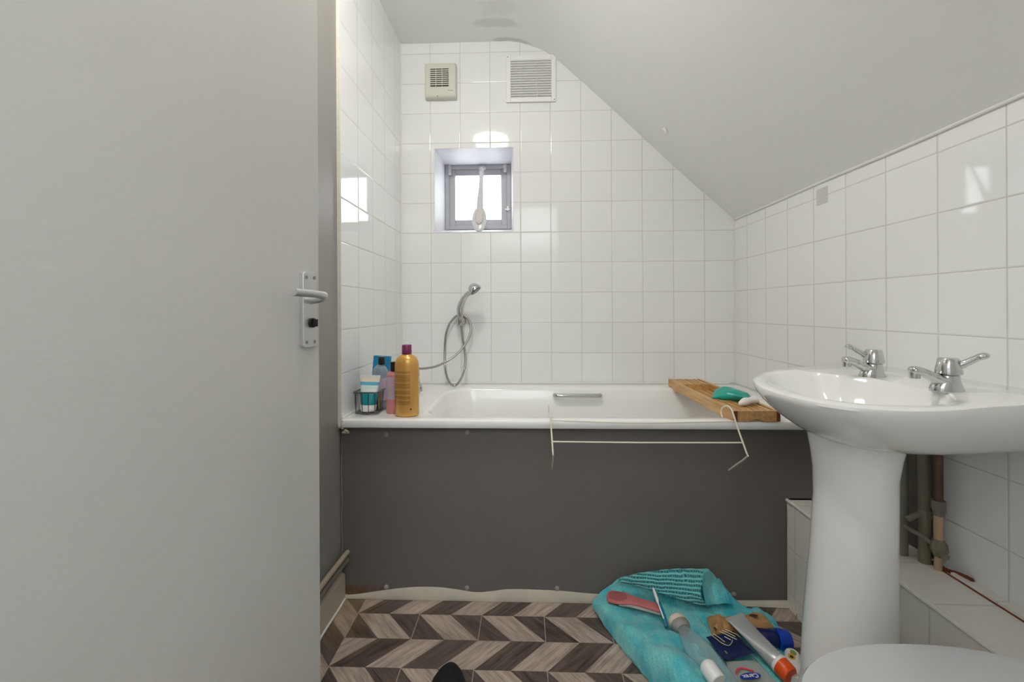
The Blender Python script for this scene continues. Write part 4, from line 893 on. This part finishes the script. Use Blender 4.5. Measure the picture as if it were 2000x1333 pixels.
# pink rubber foot file
def sheetpts(a, b, prof_, th, upn=(0, 0, 1)):
    """Flat shaped bar from a to b; prof_ = (t, half width, bend)."""
    a = Vector(a); b = Vector(b); d = (b - a).normalized(); U = Vector(upn); side = d.cross(U).normalized(); U = side.cross(d)
    rg = []
    for t, w, z in prof_:
        c = a.lerp(b, t) + U * z; rg.append([c + side * (w * cos(2 * pi * j / 20)) + U * (th * (abs(sin(2 * pi * j / 20)) ** .6) * (1 if sin(2 * pi * j / 20) > 0 else -1)) for j in range(20)])
    return M().loft(rg)
pa, pb = (0.2605, 1.3904, 0.0580), (0.4182, 1.3221, 0.0660)
t = thing('foot_file', pa, 'dusky pink foot file lying on the teal towel', 'file')
pp = [(0, .010, 0), (.015, .022, 0), (.06, .0295, 0), (.2, .031, .001), (.33, .027, .003), (.45, .0205, .004), (.6, .018, .003), (.8, .018, .001), (.93, .0185, -.001), (.985, .014, -.002), (1, .005, -.002)]
build('file_body', sheetpts(pa, pb, pp, .0055), 'pinkr', t, smooth=True)
build('file_pad', sheetpts(Vector(pa) + Vector((0, 0, .0050)), Vector(pb) + Vector((0, 0, .0050)), [(.03, .006, 0), (.06, .019, 0), (.2, .023, .001), (.3, .020, .003), (.37, .008, .004)], .0012), 'pinkd', t, smooth=True, label='darker worn pad')
build('file_underside', sheetpts(Vector(pa) + Vector((0, 0, -.007)), Vector(pb) + Vector((0, 0, -.007)), [(.2, .006, 0), (.25, .025, .001), (.45, .0215, .004), (.8, .0185, .001), (.97, .016, -.001)], .006), 'pinkw', t, smooth=True, label='pale underside')
# toothbrush
ta, tb_ = Vector((0.4041, 1.3694, 0.0980)), Vector((0.4109, 1.2620, 0.0540))
t = thing('toothbrush', ta, 'white and teal toothbrush lying across the pink foot file', 'toothbrush')
L_ = (tb_ - ta)
build('brush_neck', M().tube([ta, ta + L_ * .12, ta + L_ * .40], [(.003, .003), (.0048, .0048), (.0042, .0046)], 10), 'whitep', t, smooth=True)
build('brush_grip', M().tube([ta + L_ * .30 + Vector((.003, 0, .001)), ta + L_ * .45 + Vector((.003, 0, .001)), ta + L_ * .72 + Vector((.003, 0, .0)), ta + L_], [(.002, .003), (.0045, .0055), (.005, .0064), (.0048, .006)], 10), 'tbblue', t, smooth=True)
build('grip_stripe', M().tube([ta + L_ * .36 + Vector((-.001, -.001, .002)), ta + L_ * .6 + Vector((-.0015, -.001, .003)), ta + L_ * .82 + Vector((-.001, -.001, .0035))], .0022, 8), 'whitep', t, smooth=True)

# clear bottle with a cream cap
ba, bb_ = Vector((0.4488, 1.2843, 0.0580)), Vector((0.4957, 1.0564, 0.0520))
fm = frame(ba, bb_)
t = thing('lotion_bottle', ba, 'clear bottle with a cream cap lying on the teal towel', 'bottle')
L_ = (bb_ - ba).length
build('bottle_body', M().lathe([(.0195, .030), (.020, .038), (.0225, .050), (.030, .068), (.0365, .090), (.0385, .115), (.0385, L_ - .006), (.034, L_)], 32, sx=1.02, sy=.60), 'clear', t, smooth=True, mx=fm)
build('bottle_collar', M().lathe([(.0285, .014), (.0288, .022), (.025, .030), (.021, .036)], 28, sy=.8), 'greyp', t, smooth=True, mx=fm)
build('bottle_cap', M().lathe([(.001, -.008), (.022, -.008), (.0270, -.004), (.0290, .003), (.0286, .0145)], 28, sy=.8), 'creamp', t, smooth=True, mx=fm)
ca, cb_ = Vector((0.4534, 1.0825, 0.0920)), Vector((0.4657, 1.0502, 0.0820))
fm2 = frame(ca, cb_)
t = thing('loose_bottle_cap', ca, 'small white ribbed bottle cap resting on the clear lotion bottle', 'cap')  # loose cap from another bottle, modelled as its own object
build('cap_side', M().lathe([(.001, -.007), (.0160, -.006), (.0205, 0), (.0215, .006), (.0215, .036)], 30), 'whitep', t, smooth=True, mx=fm2)
build('cap_end', M().lathe([(.0206, .0355), (.0206, .0375), (.001, .0378)], 30), 'vent', t, smooth=True, mx=fm2)

# folded tan cloth: two stiff creased lumps
def wedge(p, z, h, sd, n=9, fold=2.2):
    p = [Vector(q) for q in p]; m = M()
    for side in (1, -1):
        for i in range(n + 1):
            for j in range(n + 1):
                u, v = i / n, j / n; q = p[0].lerp(p[1], u).lerp(p[3].lerp(p[2], u), v)
                e = min(1, 6 * u * (1 - u)) ** .6 * min(1, 6 * v * (1 - v)) ** .6
                cr = abs(((u * fold + v * .7) % 1) - .5) * 2
                q.z = z + (h * (.55 + .45 * cr) * e if side > 0 else -.012 * e)
                if side > 0: q += noise.noise_vector(q * 40 + Vector((sd, 0, 0))) * .006 * e
                m.v.append(q)
        o_ = 0 if side > 0 else (n + 1) ** 2
        for i in range(n):
            for j in range(n): a = o_ + i * (n + 1) + j; m.f.append((a, a + 1, a + n + 2, a + n + 1))
    return m
t = thing('folded_cloth', (0.6461, 1.3219, 0.0200), 'stiff folded tan cloth behind the silver tube', 'cloth')
build('cloth_fold', wedge([(0.5571, 1.3321, 0.0360), (0.6377, 1.3171, 0.0360), (0.6304, 1.2717, 0.0300), (0.5400, 1.2498, 0.0300)], .034, .030, 1.), 'leather', t, smooth=True)
build('cloth_fold', wedge([(0.6504, 1.3369, 0.0360), (0.7455, 1.3499, 0.0300), (0.7482, 1.3028, 0.0240), (0.6314, 1.2796, 0.0300)], .030, .026, 6., fold=1.4), 'leather', t, smooth=True)
build('cloth_hole', M().lathe([(.001, -.001), (.005, 0), (.001, .002)], 12, sx=.8, sy=1.6).xf(Matrix.Translation((0.5485, 1.2520, 0.0600))), 'dirty', t, smooth=True)
build('cloth_stain', M().lathe([(.001, -.002), (.009, 0), (.001, .002)], 14, sx=1.5, sy=.7).xf(Matrix.Translation((0.6923, 1.3149, 0.0560))), 'dirty', t, smooth=True)

# navy foil packet
pk = [(0.5139, 1.2330, 0.0500), (0.6071, 1.2667, 0.0440), (0.6275, 1.1875, 0.0440), (0.5293, 1.1504, 0.0500)]
t = thing('navy_packet', pk[0], 'navy foil packet with pale script lying under the silver tube', 'packet')
def pillow(p, zt_, zb_, n=10, amp=.003, sd=0.):
    p = [Vector(q) for q in p]; m = M()
    for side in (1, -1):
        for i in range(n + 1):
            for j in range(n + 1):
                u, v = i / n, j / n; q = p[0].lerp(p[1], u).lerp(p[3].lerp(p[2], u), v)
                e = (4 * u * (1 - u)) ** .45 * (4 * v * (1 - v)) ** .45
                q = q + Vector((0, 0, (zt_ if side > 0 else -zb_) * e)); 
                if side > 0: q.z += amp * noise.noise(q * 45 + Vector((sd, 0, 0))) * e
                m.v.append(q)
        o_ = 0 if side > 0 else (n + 1) ** 2
        for i in range(n):
            for j in range(n): a = o_ + i * (n + 1) + j; m.f.append((a, a + 1, a + n + 2, a + n + 1))
    return m
build('packet_body', pillow(pk, .008, .010, amp=.006), 'navy', t, smooth=True)
def on(p, u, v, h=.012): p = [Vector(q) for q in p]; return p[0].lerp(p[1], u).lerp(p[3].lerp(p[2], u), v) + Vector((0, 0, h))
for pts in ([(.10, .10), (.16, .30), (.22, .52), (.36, .66), (.52, .58), (.60, .50)], [(.20, .10), (.28, .30), (.33, .50)], [(.45, .06), (.56, .22), (.66, .40), (.74, .52)], [(.56, .04), (.68, .22), (.78, .40)], [(.68, .04), (.78, .18), (.88, .34), (.90, .46)], [(.46, .30), (.56, .48)], [(.12, .82), (.13, .92)]):
    build('packet_lettering', M().tube(spline([on(pk, u, v) for u, v in pts], 4), .0011, 6), 'foilink', t)

# silver tube with an orange cap
sa, sb = Vector((0.6824, 1.1166, 0.0420)), Vector((0.6197, 1.2861, 0.0740))
t, fmt = tube_pack('silver_tube', sa, sb, .064, .03, 'silver', 'orange', 'silver squeeze tube with an orange cap lying across the heap', 'tube', .030, lab2='silver')
build('tube_collar', M().lathe([(.0245, .029), (.0250, .034), (.0242, .037)], 28), 'whitep', t, smooth=True, mx=fmt)

# blue capped bottle, white bottle beside the pedestal
ca, cb_ = Vector((0.7488, 1.2531, 0.0320)), Vector((0.7056, 1.2570, 0.0340))
fm = frame(ca, cb_)
t = thing('blue_bottle', ca, 'bottle with a royal blue cap behind the silver tube', 'bottle')
build('bottle_cap', M().lathe([(.001, -.016), (.021, -.014), (.0255, -.008), (.026, .020), (.024, .022)], 26), 'blue', t, smooth=True, mx=fm)
build('bottle_body', M().lathe([(.021, .022), (.0235, .028), (.0235, .072), (.018, .078)], 26, sy=.8), 'navyd', t, smooth=True, mx=fm)
wa, wb = Vector((0.7427, 1.2078, 0.0300)), Vector((0.6735, 1.0899, 0.0300))
fm = frame(wa, wb)
t = thing('white_bottle', wa, 'flat white bottle with a green and amber label beside the pedestal', 'bottle')
build('bottle_body', M().lathe([(.001, -.008), (.012, -.007), (.0185, .0), (.0215, .010), (.022, .10), (.018, .106)], 28, sx=.92, sy=.62), 'whitep', t, smooth=True, mx=fm)
rim_ = lambda cx, cz, r, h: [(cx + r * cos(2 * pi * k / 12), -.0135 - h, cz + r * 1.2 * sin(2 * pi * k / 12)) for k in range(12)]
for cx, cz, r, h, mt in ((-.001, .018, .0075, 0, 'green'), (.003, .036, .009, .0004, 'amber'), (.003, .038, .0045, .0008, 'dirty')):
    build('label_print', M().loft([rim_(cx, cz, r, h - .0015), rim_(cx, cz, r, h + .0006)]), mt, t, mx=fm)

# clear refill pouch, its label upside down to the camera
pw = [(0.5369, 1.1609, 0.0400), (0.6227, 1.1683, 0.0400), (0.6397, 1.0737, 0.0400), (0.5145, 1.0645, 0.0400)]
t = thing('refill_pouch', pw[0], 'clear refill pouch with an upside-down blue brand label at the bottom of the heap', 'pouch')
build('pouch_body', pillow(pw, .012, .012, amp=.003, sd=3.), 'liner', t, smooth=True)
lc = Vector((0.5680, 1.0950, 0.0580)); lx = (Vector((0.6031, 1.1028, 0.0560)) - Vector((0.5330, 1.0918, 0.0560))).normalized(); ly = Vector((0, 0, 1)).cross(lx)
def lp(a, b, h): return lc + lx * a + ly * b + Vector((0, 0, h))
ov_ = [(.0285 * cos(a), .0105 * sin(a) * (1.0 if sin(a) > 0 else .75)) for a in [2 * pi * k / 28 for k in range(28)]]
lb = build('brand_label', M().loft([[lp(a, b, -.001) for a, b in ov_], [lp(a, b, .0006) for a, b in ov_]]), 'bluel', t)
arc = [lp(-.030 + .050 * (k / 12), .014 + .013 * sin(pi * (k / 12) ** .8), -.001) for k in range(13)]
build('red_swirl', M().tube(arc, (.0026, .0010) and .0022, 8), 'redp', t, smooth=True)
cu = bpy.data.curves.new('lettering', 'FONT'); cu.body = 'Carex'; cu.size = .0165; cu.align_x = 'CENTER'; cu.align_y = 'CENTER'; cu.extrude = .0003; cu.offset = .0002
to = bpy.data.objects.new('tmp_text', cu); COL.objects.link(to); bpy.context.view_layer.update()
me = bpy.data.meshes.new_from_object(to.evaluated_get(bpy.context.evaluated_depsgraph_get())); bpy.data.objects.remove(to)
m = M().add([v.co.copy() for v in me.vertices], [tuple(p.vertices) for p in me.polygons])
wm = Matrix(((-lx.x, -ly.x, 0, lc.x), (-lx.y, -ly.y, 0, lc.y), (-lx.z, -ly.z, 1, lc.z + .0012), (0, 0, 0, 1)))
build('label_lettering', m.xf(wm), 'whitep', t)

# black slipper toe at the bottom edge of the view
ft = thing('black_slipper', (-.21, .99, 0), 'black fabric slipper toe on the patterned floor at the bottom edge', 'slipper')
rg = []
for y, w, h in ((.84, .044, .078), (.88, .050, .080), (.94, .054, .079), (1.00, .055, .077), (1.05, .0525, .074), (1.080, .046, .072), (1.100, .036, .069), (1.113, .026, .062), (1.120, .012, .045)):
    cx = -.205 + (1.12 - y) * .02
    rg.append([(cx + w * cos(2 * pi * j / 24), y, .012 + (h - .012) * max(0, sin(2 * pi * j / 24)) ** .7 - .004 * max(0, -sin(2 * pi * j / 24))) for j in range(24)])
build('slipper_upper', M().loft(rg), 'blackf', ft, smooth=True)
build('slipper_sole', M().loft([[(-.203 + .056 * cos(a), .965 + .152 * sin(a), z) for a in [2 * pi * k / 32 for k in range(32)]] for z in (0, .012)]), 'blackf', ft, smooth=True)

# faint adhesive patch left on the right wall
ap = M().box(XR - .0012, XR + .001, 1.476, 1.530, 1.362, 1.418)
build('adhesive_patch', ap, plain('adhesive_patch', (208, 208, 203), .5), bpy.data.objects['wall_right'], label='faint grey adhesive patch')
bpy.context.view_layer.update()
